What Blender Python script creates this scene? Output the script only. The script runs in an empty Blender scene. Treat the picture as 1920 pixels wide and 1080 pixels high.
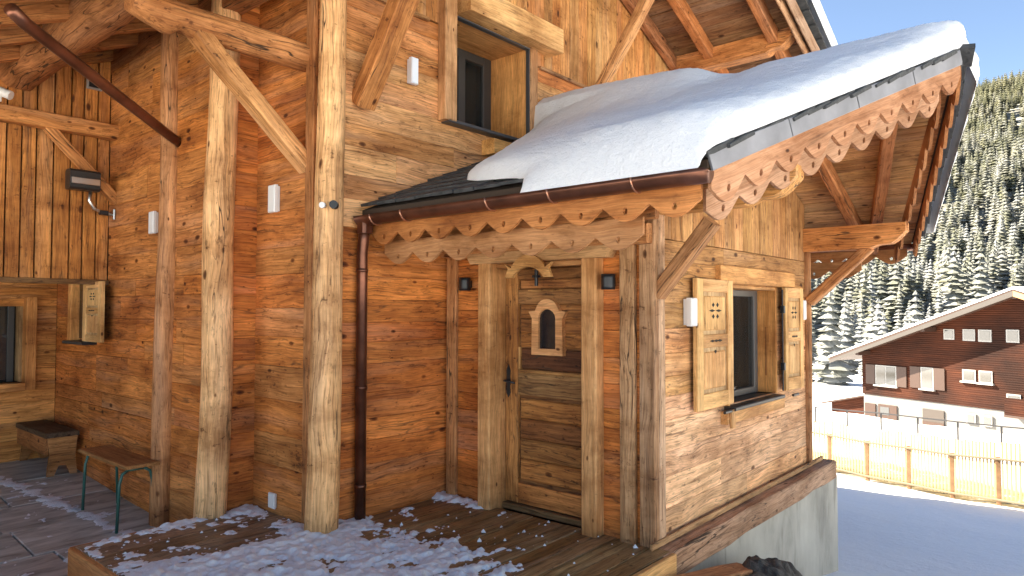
import bpy, math, random
import numpy as np
from mathutils import Vector, Matrix, noise
from mathutils.geometry import tessellate_polygon
random.seed(7)
rnd = random.random
uni = random.uniform
scene = bpy.context.scene
COL = scene.collection
V = Vector

# ------------------------------------------------------------------ camera
cam_d = bpy.data.cameras.new('camera'); cam = bpy.data.objects.new('camera', cam_d); COL.objects.link(cam)
cam_d.sensor_width = 36.0
cam_d.lens = 36.0 * 1293.0 / 1920.0
cam_d.clip_end = 5000; cam_d.clip_start = 0.05
PITCH, YAW, ROLL = math.radians(1.7457), math.radians(40.585), math.radians(0.0995)
CAM = V((-4.2536, -2.3676, 1.62))
F_ = V((math.cos(YAW)*math.cos(PITCH), math.sin(YAW)*math.cos(PITCH), math.sin(PITCH)))
R_ = V((math.sin(YAW), -math.cos(YAW), 0)); U_ = R_.cross(F_)
R2 = R_*math.cos(ROLL) + U_*math.sin(ROLL); U2 = -R_*math.sin(ROLL) + U_*math.cos(ROLL)
cm = Matrix((R2, U2, -F_)).transposed().to_4x4(); cm.translation = CAM
cam.matrix_world = cm
scene.camera = cam

# ------------------------------------------------------------------ world, sun, exposure
SUN_AZ, SUN_EL = math.radians(102), math.radians(38)      # azimuth counted from +X towards +Y
w = bpy.data.worlds.new('World'); scene.world = w; w.use_nodes = True
nt = w.node_tree; nt.nodes.clear()
sky = nt.nodes.new('ShaderNodeTexSky'); sky.sky_type = 'NISHITA'; sky.sun_disc = False
sky.sun_elevation = SUN_EL; sky.sun_rotation = math.radians(90) - SUN_AZ
sky.altitude = 2400; sky.air_density = .85; sky.dust_density = 0.05; sky.ozone_density = 1.3
bg = nt.nodes.new('ShaderNodeBackground'); bg.inputs['Strength'].default_value = 0.05
wo = nt.nodes.new('ShaderNodeOutputWorld')
nt.links.new(sky.outputs[0], bg.inputs[0]); nt.links.new(bg.outputs[0], wo.inputs[0])
sun_d = bpy.data.lights.new('sun', 'SUN'); sun = bpy.data.objects.new('sun', sun_d); COL.objects.link(sun)
sun_d.energy = 5.0; sun_d.angle = math.radians(0.5); sun_d.color = (1.0, 0.93, 0.82)
sd = V((math.cos(SUN_AZ)*math.cos(SUN_EL), math.sin(SUN_AZ)*math.cos(SUN_EL), math.sin(SUN_EL)))
sun.rotation_euler = sd.to_track_quat('Z', 'Y').to_euler(); sun.location = (0, 30, 40)
vs = scene.view_settings
scene.display_settings.display_device = 'sRGB'
vs.view_transform = 'Standard'; vs.look = 'None'; vs.gamma = 1.0; vs.use_curve_mapping = False
vs.exposure = 2.82
vs.use_white_balance = True; vs.white_balance_temperature = 7300; vs.white_balance_tint = 9

# ------------------------------------------------------------------ object helpers
WM = {}
def put(o, M, parent=None):
    WM[o.name] = M
    if parent is None:
        o.matrix_basis = M
    else:
        o.parent = parent
        o.matrix_basis = WM[parent.name].inverted() @ M
    return o
def mesh_obj(name, vs_, fs, mat, parent=None, M=None, smooth=False, color=None, mats=None, midx=None):
    me = bpy.data.meshes.new(name); me.from_pydata([tuple(v) for v in vs_], [], fs)
    for m in (mats or [mat]): me.materials.append(m)
    if midx is not None: me.polygons.foreach_set('material_index', midx)
    if smooth: me.polygons.foreach_set('use_smooth', [True]*len(me.polygons))
    me.update()
    o = bpy.data.objects.new(name, me); COL.objects.link(o)
    if color: o.color = (*color, 1)
    put(o, M if M is not None else Matrix.Identity(4), parent)
    return o
def empty(name, loc, M=None):
    o = bpy.data.objects.new(name, None); COL.objects.link(o); o.empty_display_size = .2
    put(o, M if M is not None else Matrix.Translation(V(loc))); return o
def tag(o, label=None, cat=None, group=None, kind=None):
    if label: o['label'] = label
    if cat: o['category'] = cat
    if group: o['group'] = group
    if kind: o['kind'] = kind
    return o
def frame(ex, ez, c):
    ex = V(ex).normalized(); ez = V(ez); ez = (ez - ex*ez.dot(ex)).normalized(); ey = ez.cross(ex)
    M = Matrix((ex, ey, ez)).transposed().to_4x4(); M.translation = V(c); return M

# chamfered quad board; corners in the plane (O,u,v), proud along n
def board(parent, name, cs, O, u, v, n, th, mat, color=None, along='u', ch=.005, z0=0.0):
    P = [V(O) + V(u)*s + V(v)*t for s, t in cs]
    c = sum(P, V())/len(P)
    M = frame(u if along == 'u' else v, n, c); Mi = M.inverted()
    L = [Mi @ p for p in P]
    area = sum(L[i].x*L[(i+1) % len(L)].y - L[(i+1) % len(L)].x*L[i].y for i in range(len(L)))
    if area < 0: L.reverse()
    k = len(L); vs_ = []
    for p in L: vs_.append((p.x, p.y, z0))
    for p in L: vs_.append((p.x, p.y, th-ch))
    for i, p in enumerate(L):
        a = (L[i-1]-p).normalized(); b = (L[(i+1) % k]-p).normalized(); d = (a+b)
        q = p + d*ch
        vs_.append((q.x, q.y, th))
    fs = [tuple(range(2*k, 3*k))]
    for i in range(k):
        j = (i+1) % k
        fs.append((i, j, k+j, k+i)); fs.append((k+i, k+j, 2*k+j, 2*k+i))
    fs.append(tuple(reversed(range(k))))
    return mesh_obj(name, vs_, fs, mat, parent, M, color=color)

def jit(c, a=.1):
    k = 1+uni(-a, a); return tuple(max(0, x*k*(1+uni(-a*.35, a*.35))) for x in c)
def pick(pal):
    c = random.choice(pal); a = pal[0]
    return jit(tuple(.6*x+.4*y for x, y in zip(c, a)), .09)

def rows_for(t0, t1, hr, cuts):
    edges = sorted(set([t0, t1] + [c for c in cuts if t0 < c < t1])); out = []
    for a, b in zip(edges, edges[1:]):
        n = max(1, round((b-a)/uni(*hr))); ws = [uni(.8, 1.2) for _ in range(n)]; S = sum(ws); t = a
        for x in ws:
            out.append((t, t+x*(b-a)/S)); t += x*(b-a)/S
    return out
def wall_h(parent, O, u, v, n, s0, s1, t0, t1, hr, lr, mat, pal, openings=(), gap=.0008, name='board', clip=None, th=.03):
    cuts = [c for o in openings for c in (o[2], o[3])]
    for a, b in rows_for(t0, t1, hr, cuts):
        iv = [(s0, s1)]
        for (oa, ob, ta, tb) in openings:
            if ta < (a+b)/2 < tb:
                nv = []
                for x, y in iv:
                    if ob <= x or oa >= y: nv.append((x, y)); continue
                    if oa > x: nv.append((x, oa))
                    if ob < y: nv.append((ob, y))
                iv = nv
        for x, y in iv:
            if y-x < .02: continue
            s = x - (uni(0, .6) if y-x > 1.2 else 0)
            while s < y-.01:
                e = s+uni(*lr)
                if y-e < lr[0]*.45: e = y
                p, q = max(s, x), min(e, y)
                if q-p > .02:
                    g = gap*.5+rnd()*.001
                    col = pal(p, (a+b)/2) if callable(pal) else pick(pal)
                    board(parent, name, [(p+.001, a+g), (q-.001, a+g), (q-.001, b-g), (p+.001, b-g)], O, u, v, n, th+uni(-.002, .0025), mat, col, ch=.0022)
                s = e
def wall_v(parent, O, u, v, n, s0, s1, bot, top, wr, mat, pal, gap=.0012, name='board', th=.03, openings=()):
    for a, b in rows_for(s0, s1, wr, [c for o in openings for c in (o[0], o[1])]):
        g = gap*.5+rnd()*.001
        segs = [(bot, top)]
        for (oa, ob, ta, tb) in openings:
            if oa < (a+b)/2 < ob: segs = [(bot, lambda s, ta=ta: ta), (lambda s, tb=tb: tb, top)]
        for lo, hi in segs:
            f0 = lo if callable(lo) else (lambda s, lo=lo: lo); f1 = hi if callable(hi) else (lambda s, hi=hi: hi)
            if f1(a)-f0(a) < .02 or f1(b)-f0(b) < .02: continue
            col = pal(a, f0(a)) if callable(pal) else pick(pal)
            board(parent, name, [(a+g, f0(a)), (b-g, f0(b)), (b-g, f1(b)), (a+g, f1(a))], O, u, v, n, th+uni(-.003, .004), mat, col, along='v', ch=.003)

# hewn beam from A to B (chamfered, slightly uneven), local X along it
def beam(parent, name, A, B, w, h, mat, color=None, up=(0, 0, 1), ch=.012, j=.004, seg=None):
    if color and mat in WOODS: color = warm(color)
    A, B = V(A), V(B); L = (B-A).length; M = frame(B-A, up, A)
    n = seg or max(2, int(L/.35)+1); prof = []
    hw, hh = w/2, h/2
    prof = [(-hw, -hh+ch), (-hw+ch, -hh), (hw-ch, -hh), (hw, -hh+ch), (hw, hh-ch), (hw-ch, hh), (-hw+ch, hh), (-hw, hh-ch)]
    vs_ = []; fs = []
    for i in range(n+1):
        x = L*i/n; dy, dz, k = uni(-j, j), uni(-j, j), 1+uni(-j, j)*3
        for p in prof: vs_.append((x, p[0]*k+dy, p[1]*k+dz))
    m = 8
    for i in range(n):
        for q in range(m):
            a, b = i*m+q, i*m+(q+1) % m
            fs.append((a, a+m, b+m, b))
    fs.append(tuple(range(m))); fs.append(tuple(reversed(range(n*m, n*m+m))))
    fs = [tuple(reversed(f)) for f in fs]
    return mesh_obj(name, vs_, fs, mat, parent, M, color=color)
def box(parent, name, lo, hi, mat, color=None, ch=.006):
    lo, hi = V(lo), V(hi); d = hi-lo
    ax = max(range(3), key=lambda i: d[i])
    c = (lo+hi)/2
    E = [V((1, 0, 0)), V((0, 1, 0)), V((0, 0, 1))]
    up = E[2] if ax != 2 else E[0]
    A = c - E[ax]*d[ax]/2; B = c + E[ax]*d[ax]/2
    side = up.cross(E[ax]); wd = abs(d.dot(side)); hd = abs(d.dot(up))
    return beam(parent, name, A, B, wd, hd, mat, color, up, min(ch, wd*.3, hd*.3), 0, 1)
def log(parent, name, pts, r, mat, color=None, seg=16, wob=.012, flat=0, taper=0, step=.1):
    if color and mat in WOODS: color = warm(color)
    A, B = V(pts[0]), V(pts[-1]); L = (B-A).length
    up = (0, 0, 1) if abs((B-A).normalized().z) < .9 else (1, 0, 0)
    M = frame(B-A, up, A); n = max(4, int(L/step)); vs_ = []; fs = []
    sx, sy = uni(0, 50), uni(0, 50)
    for i in range(n+1):
        x = L*i/n; k = 1-taper*i/n
        oy = noise.noise(V((x*.5, sx, 0)))*wob*1.6; oz = noise.noise(V((x*.5, sy, 3)))*wob*1.6
        for q in range(seg):
            a = 2*math.pi*q/seg
            rr = r*k*(1+.06*noise.noise(V((x*1.3, math.cos(a)*1.2+sx, math.sin(a)*1.2)))+.02*noise.noise(V((x*6, math.cos(a)*3+sy, math.sin(a)*3))))
            y, z = rr*math.cos(a), rr*math.sin(a)
            if flat: y = max(-r*flat, min(r*flat, y)); z = max(-r*flat, min(r*flat, z))
            vs_.append((x, y+oy, z+oz))
    for i in range(n):
        for q in range(seg):
            a, b = i*seg+q, i*seg+(q+1) % seg
            fs.append((a, b, b+seg, a+seg))
    fs.append(tuple(reversed(range(seg)))); fs.append(tuple(range(n*seg, n*seg+seg)))
    o = mesh_obj(name, vs_, fs, mat, parent, M, color=color)
    o.data.polygons.foreach_set('use_smooth', [True]*(len(fs)-2)+[False, False]); return o
def tube(parent, name, path, r, mat, seg=12, color=None, M=None):
    P = [V(p) for p in path]; vs_ = []; fs = []; N = None
    for i, p in enumerate(P):
        t = ((P[min(i+1, len(P)-1)]-P[i]).normalized() + (P[i]-P[max(i-1, 0)]).normalized()).normalized()
        if N is None: N = t.orthogonal().normalized()
        N = (N - t*N.dot(t)).normalized(); Bn = t.cross(N)
        for q in range(seg):
            a = 2*math.pi*q/seg; vs_.append(p + (N*math.cos(a)+Bn*math.sin(a))*r)
    for i in range(len(P)-1):
        for q in range(seg):
            a, b = i*seg+q, i*seg+(q+1) % seg; fs.append((a, b, b+seg, a+seg))
    fs.append(tuple(reversed(range(seg)))); fs.append(tuple(range((len(P)-1)*seg, len(P)*seg)))
    return mesh_obj(name, vs_, fs, mat, parent, M, smooth=True, color=color)
# extruded outline (with holes): outline in (O,ex,ey), depth along ez
def extrude(parent, name, outline, holes, O, ex, ey, th, mat, color=None):
    if color and mat in WOODS: color = warm(color)
    ex, ey = V(ex), V(ey); ez = ex.cross(ey).normalized()
    loops = [[V((p[0], p[1], 0)) for p in lp] for lp in [outline]+list(holes)]
    flat = [p for lp in loops for p in lp]; N = len(flat)
    tri = tessellate_polygon(loops)
    O = V(O); pts = [O+ex*p.x+ey*p.y for p in flat]
    c = sum(pts, V())/N; M = frame(ex, ez, c); Mi = M.inverted()
    vs_ = [Mi@p for p in pts] + [Mi@(p+ez*th) for p in pts]
    fs = []
    for t in tri:
        a, b, cc = t
        nrm = (flat[b]-flat[a]).cross(flat[cc]-flat[a]).z
        if nrm > 0: fs += [(a+N, b+N, cc+N), (cc, b, a)]
        elif nrm < 0: fs += [(cc+N, b+N, a+N), (a, b, cc)]
    st = 0
    for li, lp in enumerate(loops):
        k = len(lp)
        ar = sum(lp[i].x*lp[(i+1) % k].y-lp[(i+1) % k].x*lp[i].y for i in range(k))
        for i in range(k):
            a, b = st+i, st+(i+1) % k
            f = (a, b, b+N, a+N)
            if (ar < 0) != (li > 0): f = tuple(reversed(f))
            fs.append(f)
        st += k
    return mesh_obj(name, vs_, fs, mat, parent, M, color=color)
def scallop(parent, name, A, B, top, body, lobe, pitch, th, nrm, mat, color, down=(0, 0, -1)):
    """carved bargeboard from A to B: its upper edge lies on A-B, lobes hang below, one drilled hole in each"""
    A, B = V(A), V(B); L = (B-A).length; ex = (B-A).normalized(); ey = V(down)*-1
    n = max(1, round(L/pitch)); p = L/n
    out = [(0, 0)]; holes = []
    for i in range(n):
        x0 = i*p
        for q in range(0, 13):
            t = q/12
            y = -body - lobe*(max(0, math.sin(math.pi*t))**1.15)
            out.append((x0+t*p*.998+.001*p, y))
        hx, hy, hr = x0+p*.5, -body-lobe*.30, .016
        holes.append([(hx+hr*math.cos(2*math.pi*k/8), hy+hr*1.3*math.sin(2*math.pi*k/8)) for k in range(8)])
    out.append((L, 0))
    ez = ex.cross(ey).normalized()
    O = A - V((0, 0, 0))
    if ez.dot(V(nrm)) < 0: O = A - ez*th
    return extrude(parent, name, out, holes, O, ex, ey, th, mat, color)

# ------------------------------------------------------------------ materials
def newmat(name):
    m = bpy.data.materials.new(name); m.use_nodes = True; t = m.node_tree
    return m, t, t.nodes['Principled BSDF']
def N(t, ty, **kw):
    n = t.nodes.new(ty)
    for k, v_ in kw.items():
        if k in n.inputs.keys(): n.inputs[k].default_value = v_
        else: setattr(n, k, v_)
    return n
def ramp(t, stops, interp='LINEAR'):
    r = t.nodes.new('ShaderNodeValToRGB'); r.color_ramp.interpolation = interp; e = r.color_ramp.elements
    while len(e) < len(stops): e.new(.5)
    for i, (p, c) in enumerate(stops):
        e[i].position = p; e[i].color = (*c, 1) if len(c) == 3 else c
    return r
def mixc(t, a, b, fac, blend='MIX'):
    m = t.nodes.new('ShaderNodeMix'); m.data_type = 'RGBA'; m.blend_type = blend
    for sock, val in ((m.inputs[6], a), (m.inputs[7], b), (m.inputs[0], fac)):
        if hasattr(val, 'is_linked') or isinstance(val, bpy.types.NodeSocket): t.links.new(val, sock)
        else: sock.default_value = (*val, 1) if isinstance(val, tuple) and len(val) == 3 else val
    return m.outputs[2]
def math_(t, op, a, b=None):
    m = t.nodes.new('ShaderNodeMath'); m.operation = op
    for i, v_ in enumerate((a, b)):
        if v_ is None: continue
        if isinstance(v_, bpy.types.NodeSocket): t.links.new(v_, m.inputs[i])
        else: m.inputs[i].default_value = v_
    return m.outputs[0]
def simple(name, col, rough=.6, metal=0, spec=.5, bump=0, bscale=30, var=0, vscale=3):
    m, t, b = newmat(name)
    b.inputs['Base Color'].default_value = (*col, 1); b.inputs['Roughness'].default_value = rough
    b.inputs['Metallic'].default_value = metal; b.inputs['Specular IOR Level'].default_value = spec
    tc = t.nodes.new('ShaderNodeTexCoord')
    if var:
        n = N(t, 'ShaderNodeTexNoise', Scale=vscale, Detail=6); t.links.new(tc.outputs['Object'], n.inputs['Vector'])
        r = ramp(t, [(.3, tuple(c*(1-var) for c in col)), (.7, tuple(min(1, c*(1+var)) for c in col))])
        t.links.new(n.outputs[0], r.inputs[0]); t.links.new(r.outputs[0], b.inputs['Base Color'])
    if bump:
        n = N(t, 'ShaderNodeTexNoise', Scale=bscale, Detail=5); t.links.new(tc.outputs['Object'], n.inputs['Vector'])
        bp_ = N(t, 'ShaderNodeBump', Strength=bump, Distance=.02); t.links.new(n.outputs[0], bp_.inputs['Height']); t.links.new(bp_.outputs[0], b.inputs['Normal'])
    return m
def wood(name, dark=.60, gs=1.0, rough=.72, knot=1.0, streak=.5, grey=.25, bump=.35, crack=.55, cs=1.0):
    """grain runs along local X; the object's own colour is the wood's tone"""
    m, t, b = newmat(name); L = t.links.new
    tc = t.nodes.new('ShaderNodeTexCoord'); oi = t.nodes.new('ShaderNodeObjectInfo')
    off = N(t, 'ShaderNodeVectorMath', operation='ADD')
    sc = math_(t, 'MULTIPLY', oi.outputs['Random'], 57.0)
    cx = t.nodes.new('ShaderNodeCombineXYZ'); L(sc, cx.inputs[0]); L(math_(t, 'MULTIPLY', sc, 1.7), cx.inputs[1]); L(math_(t, 'MULTIPLY', sc, .6), cx.inputs[2])
    L(tc.outputs['Object'], off.inputs[0]); L(cx.outputs[0], off.inputs[1])
    # slow warp so that grain is not dead straight
    wn = N(t, 'ShaderNodeTexNoise', Scale=1.6, Detail=2); L(off.outputs[0], wn.inputs['Vector'])
    ws = N(t, 'ShaderNodeVectorMath', operation='SCALE'); ws.inputs['Scale'].default_value = .10; L(wn.outputs['Color'], ws.inputs[0])
    wv = N(t, 'ShaderNodeVectorMath', operation='ADD'); L(off.outputs[0], wv.inputs[0]); L(ws.outputs[0], wv.inputs[1])
    def tex(scale, detail, rough_=.55):
        mp = t.nodes.new('ShaderNodeMapping'); mp.inputs['Scale'].default_value = scale; L(wv.outputs[0], mp.inputs['Vector'])
        n = N(t, 'ShaderNodeTexNoise', Scale=1.0, Detail=detail, Roughness=rough_); L(mp.outputs[0], n.inputs['Vector']); return n.outputs[0]
    grain = tex((1.3*gs, 26*gs, 26*gs), 6, .65)
    fine = tex((5*gs, 120*gs, 120*gs), 3)
    blot = tex((1.1, 3.5, 3.5), 4)
    speck = tex((9, 28, 28), 5, .7)
    tone = oi.outputs['Color']
    def mul(c, k):
        return mixc(t, c, k, 1.0, 'MULTIPLY')
    g1 = ramp(t, [(.30, (dark, dark*.86, dark*.72)), (.52, (.92, .90, .86)), (.75, (1.22, 1.22, 1.2))]); L(grain, g1.inputs[0])
    c = mul(tone, g1.outputs[0])
    g2 = ramp(t, [(.3, (.70, .60, .50)), (.5, (1, 1, 1)), (.72, (1.18, 1.2, 1.25))]); L(blot, g2.inputs[0])
    c = mul(c, g2.outputs[0])
    g3 = ramp(t, [(.35, (.80, .78, .76)), (.65, (1.08, 1.08, 1.08))]); L(fine, g3.inputs[0])
    c = mul(c, g3.outputs[0])
    # silvered weathering
    gm = tex((.5, 5, 5), 3); gr = ramp(t, [(.52, (0, 0, 0)), (.78, (grey, grey, grey))]); L(gm, gr.inputs[0])
    c = mixc(t, c, (.36, .31, .26), gr.outputs[0])
    # dark flecks and stain streaks
    sr = ramp(t, [(.57, (1, 1, 1)), (.70, (1-streak*.9, 1-streak*.93, 1-streak*.95))]); L(speck, sr.inputs[0])
    c = mul(c, sr.outputs[0])
    # drying cracks: thin contour lines of a noise stretched along the grain
    cn = tex((.55*cs, 11*cs, 11*cs), 2, .4); cmk = tex((.9, 4, 4), 2)
    cr = ramp(t, [(.488, (0, 0, 0)), (.4955, (1, 1, 1)), (.5045, (1, 1, 1)), (.512, (0, 0, 0))]); L(cn, cr.inputs[0])
    cmr = ramp(t, [(.47, (0, 0, 0)), (.58, (crack, crack, crack))]); L(cmk, cmr.inputs[0])
    crk = math_(t, 'MULTIPLY', cr.outputs[0], cmr.outputs[0]); c = mixc(t, c, (.05, .028, .015), crk)
    # fine dark lines of late wood
    lw = tex((1.6, 75, 75), 5, .6); lr = ramp(t, [(.34, (.50, .42, .36)), (.47, (1, 1, 1)), (.62, (1.1, 1.1, 1.1))]); L(lw, lr.inputs[0])
    c = mixc(t, c, mul(c, lr.outputs[0]), min(1.0, streak*1.2))
    # knots
    mp = t.nodes.new('ShaderNodeMapping'); mp.inputs['Scale'].default_value = (4.6, 9, 9); L(wv.outputs[0], mp.inputs['Vector'])
    vo = N(t, 'ShaderNodeTexVoronoi', Scale=1.0, Randomness=1.0); L(mp.outputs[0], vo.inputs['Vector'])
    sx = t.nodes.new('ShaderNodeSeparateColor'); L(vo.outputs['Color'], sx.inputs[0])
    size = math_(t, 'MULTIPLY', math_(t, 'MAXIMUM', math_(t, 'SUBTRACT', sx.outputs[0], .35), 0.0), .42*knot)
    kd = math_(t, 'DIVIDE', vo.outputs['Distance'], math_(t, 'ADD', size, .002))
    kr = ramp(t, [(.35, (.16, .11, .08)), (.75, (.42, .33, .26)), (1.0, (1, 1, 1))]); L(kd, kr.inputs[0])
    c = mul(c, kr.outputs[0])
    ge = t.nodes.new('ShaderNodeNewGeometry'); mpw = t.nodes.new('ShaderNodeMapping'); mpw.inputs['Scale'].default_value = (1.6, 1.6, 3.2); L(ge.outputs['Position'], mpw.inputs['Vector'])
    wn2 = N(t, 'ShaderNodeTexNoise', Scale=1.0, Detail=7, Roughness=.62); L(mpw.outputs[0], wn2.inputs['Vector'])
    w2 = ramp(t, [(.34, (.66, .58, .50)), (.5, (1, 1, 1)), (.68, (1.2, 1.24, 1.3))]); L(wn2.outputs[0], w2.inputs[0]); c = mul(c, w2.outputs[0])
    mpf = t.nodes.new('ShaderNodeMapping'); mpf.inputs['Scale'].default_value = (16, 16, 34); L(ge.outputs['Position'], mpf.inputs['Vector'])
    wn3 = N(t, 'ShaderNodeTexNoise', Scale=1.0, Detail=3, Roughness=.6); L(mpf.outputs[0], wn3.inputs['Vector'])
    wf = math_(t, 'ADD', wn3.outputs[0], math_(t, 'MULTIPLY', math_(t, 'SUBTRACT', wn2.outputs[0], .5), -.5))
    w3 = ramp(t, [(.66, (1, 1, 1)), (.75, (.34, .27, .22))]); L(wf, w3.inputs[0]); c = mixc(t, c, mul(c, w3.outputs[0]), min(1.0, streak*1.3))
    L(c, b.inputs['Base Color'])
    b.inputs['Roughness'].default_value = rough; b.inputs['Specular IOR Level'].default_value = .3
    bh = math_(t, 'SUBTRACT', math_(t, 'ADD', grain, math_(t, 'MULTIPLY', fine, .5)), math_(t, 'MULTIPLY', crk, 1.2))
    bp_ = N(t, 'ShaderNodeBump', Strength=bump, Distance=.008); L(bh, bp_.inputs['Height']); L(bp_.outputs[0], b.inputs['Normal'])
    return m
WOOD = wood('old_wood', streak=.72, knot=.85); WOODP = wood('posts_wood', dark=.62, gs=.8, knot=.8, streak=.7, grey=.2, bump=.7, crack=.95, cs=1.3)
WOODN = wood('new_wood', dark=.74, knot=.5, streak=.3, grey=.05, bump=.25, crack=.35)
WOODR = wood('door_wood', dark=.40, knot=.9, streak=.9, grey=0.0, crack=.9)
WOODD = wood('deck_wood', dark=.45, rough=.5, knot=.5, streak=.7, grey=.3)
WOODS = (WOOD, WOODP, WOODN, WOODD)
def warm(c): return (min(.9, c[0]*1.22), c[1]*.99, c[2]*.86)
def snowmat(name, blue=0):
    m, t, b = newmat(name); L = t.links.new
    tc = t.nodes.new('ShaderNodeTexCoord')
    b.inputs['Base Color'].default_value = (.80, .81, .82, 1); b.inputs['Roughness'].default_value = .6
    b.inputs['Specular IOR Level'].default_value = .25
    n1 = N(t, 'ShaderNodeTexNoise', Scale=9, Detail=8, Roughness=.7); L(tc.outputs['Object'], n1.inputs['Vector'])
    n2 = N(t, 'ShaderNodeTexNoise', Scale=70, Detail=6, Roughness=.7); L(tc.outputs['Object'], n2.inputs['Vector'])
    bp_ = N(t, 'ShaderNodeBump', Strength=.6, Distance=.035); L(math_(t, 'ADD', n1.outputs[0], math_(t, 'MULTIPLY', n2.outputs[0], .25)), bp_.inputs['Height'])
    L(bp_.outputs[0], b.inputs['Normal'])
    return m
SNOW = snowmat('snow')
SLATE = simple('slate_stone', (.040, .042, .044), .7, var=.45, vscale=9, bump=.5, bscale=40)
COPPER = simple('brown_copper', (.16, .065, .04), .35, .75, var=.45, vscale=5)
LEAD = simple('grey_flashing', (.25, .25, .27), .5, .35, var=.25, vscale=4, bump=.1)
CLIP = simple('bright_copper', (.55, .28, .18), .35, .9)
BLACK = simple('black_metal', (.012, .012, .014), .4)
DARK = simple('dark_room', (.02, .018, .015), .9)
DFRAME = simple('dark_window_frame', (.035, .03, .028), .5)
GREYF = simple('grey_sill', (.06, .06, .065), .45, .2)
WHITE = simple('white_casing', (.75, .74, .72), .45)
CURTAIN = simple('curtain_cloth', (.66, .62, .50), .9, var=.2, vscale=6)
STEEL = simple('bright_steel', (.6, .6, .58), .3, 1)
GREENM = simple('green_painted_steel', (.03, .11, .085), .4)
CORE = simple('sheathing', (.05, .03, .018), .9)
m, t, b = newmat('window_glass')
b.inputs['Base Color'].default_value = (.03, .035, .035, 1); b.inputs['Roughness'].default_value = .02
b.inputs['Alpha'].default_value = .30; b.inputs['IOR'].default_value = 1.45
GLASS = m
DGLASS = simple('dark_pane', (.015, .016, .018), .06, spec=.9)

# concrete
m, t, b = newmat('concrete'); tc = t.nodes.new('ShaderNodeTexCoord')
n1 = N(t, 'ShaderNodeTexNoise', Scale=1.3, Detail=8, Roughness=.6); n2 = N(t, 'ShaderNodeTexNoise', Scale=45, Detail=4)
mp = t.nodes.new('ShaderNodeMapping'); mp.inputs['Scale'].default_value = (1.3, 1.3, .7)
t.links.new(tc.outputs['Object'], mp.inputs[0]); t.links.new(mp.outputs[0], n1.inputs['Vector']); t.links.new(tc.outputs['Object'], n2.inputs['Vector'])
r = ramp(t, [(.32, (.27, .245, .20)), (.5, (.46, .42, .345)), (.7, (.58, .54, .45))]); t.links.new(n1.outputs[0], r.inputs[0])
t.links.new(r.outputs[0], b.inputs['Base Color']); b.inputs['Roughness'].default_value = .85
bp_ = N(t, 'ShaderNodeBump', Strength=.25, Distance=.01); t.links.new(n2.outputs[0], bp_.inputs['Height']); t.links.new(bp_.outputs[0], b.inputs['Normal'])
wvc = N(t, 'ShaderNodeTexWave', Scale=.55, Distortion=.3); wvc.bands_direction = 'Z'; t.links.new(tc.outputs['Object'], wvc.inputs['Vector'])
mp3 = t.nodes.new('ShaderNodeMapping'); mp3.inputs['Scale'].default_value = (4.5, 4.5, .5); t.links.new(tc.outputs['Object'], mp3.inputs[0])
n3 = N(t, 'ShaderNodeTexNoise', Scale=1.0, Detail=6, Roughness=.6); t.links.new(mp3.outputs[0], n3.inputs['Vector'])
r3 = ramp(t, [(.58, (1, 1, 1)), (.70, (.50, .49, .48))]); t.links.new(n3.outputs[0], r3.inputs[0])
t.links.new(mixc(t, r.outputs[0], r3.outputs[0], 1.0, 'MULTIPLY'), b.inputs['Base Color'])
CONC = m
# flagstones
m, t, b = newmat('flagstone'); tc = t.nodes.new('ShaderNodeTexCoord'); oi = t.nodes.new('ShaderNodeObjectInfo')
mp = t.nodes.new('ShaderNodeMapping'); mp.inputs['Scale'].default_value = (1.2, 5, 2); t.links.new(tc.outputs['Object'], mp.inputs[0])
n1 = N(t, 'ShaderNodeTexNoise', Scale=1.5, Detail=8, Roughness=.65, Distortion=.6); t.links.new(mp.outputs[0], n1.inputs['Vector'])
r = ramp(t, [(.34, (.20, .185, .155)), (.5, (.46, .435, .375)), (.68, (.66, .63, .56))]); t.links.new(n1.outputs[0], r.inputs[0])
t.links.new(mixc(t, r.outputs[0], oi.outputs['Color'], 1.0, 'MULTIPLY'), b.inputs['Base Color']); b.inputs['Roughness'].default_value = .5
bp_ = N(t, 'ShaderNodeBump', Strength=.3, Distance=.02); t.links.new(n1.outputs[0], bp_.inputs['Height']); t.links.new(bp_.outputs[0], b.inputs['Normal'])
FLAG = m
SOIL = simple('wet_soil', (.055, .050, .043), .85, var=.7, vscale=10, bump=1.0, bscale=30)

# wood tones (linear)
SAT = (1.5, 1.12, .68)
def S_(L_, k=1.0, g=1.10): return [tuple(min(.9, g*c*(1+(m-1)*k)) for c, m in zip(t_, SAT)) for t_ in L_]
ORANGE = S_([(.40, .165, .055), (.44, .19, .065), (.36, .14, .045), (.46, .21, .08), (.34, .145, .06)], .8)
BROWN = S_([(.40, .20, .085), (.36, .17, .065), (.43, .22, .10), (.33, .16, .075), (.38, .22, .12)], .85)
PINK = S_([(.60, .39, .245), (.50, .31, .19), (.46, .28, .17), (.53, .35, .23), (.44, .30, .20), (.50, .32, .17)], 0.75)
PINKG = S_([(.62, .45, .33), (.50, .36, .26), (.46, .33, .25), (.54, .40, .29), (.50, .34, .22)], 0.6)
HONEY = S_([(.47, .29, .14), (.44, .265, .12), (.49, .31, .16), (.42, .245, .115)], 0.55, .95)
PALE = S_([(.60, .44, .24), (.56, .41, .22)], 0.5)
NEWW = S_([(.57, .39, .21), (.54, .365, .19)], 0.5)
BEAM = [(.50, .26, .10), (.46, .23, .09), (.52, .28, .115)]

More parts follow.
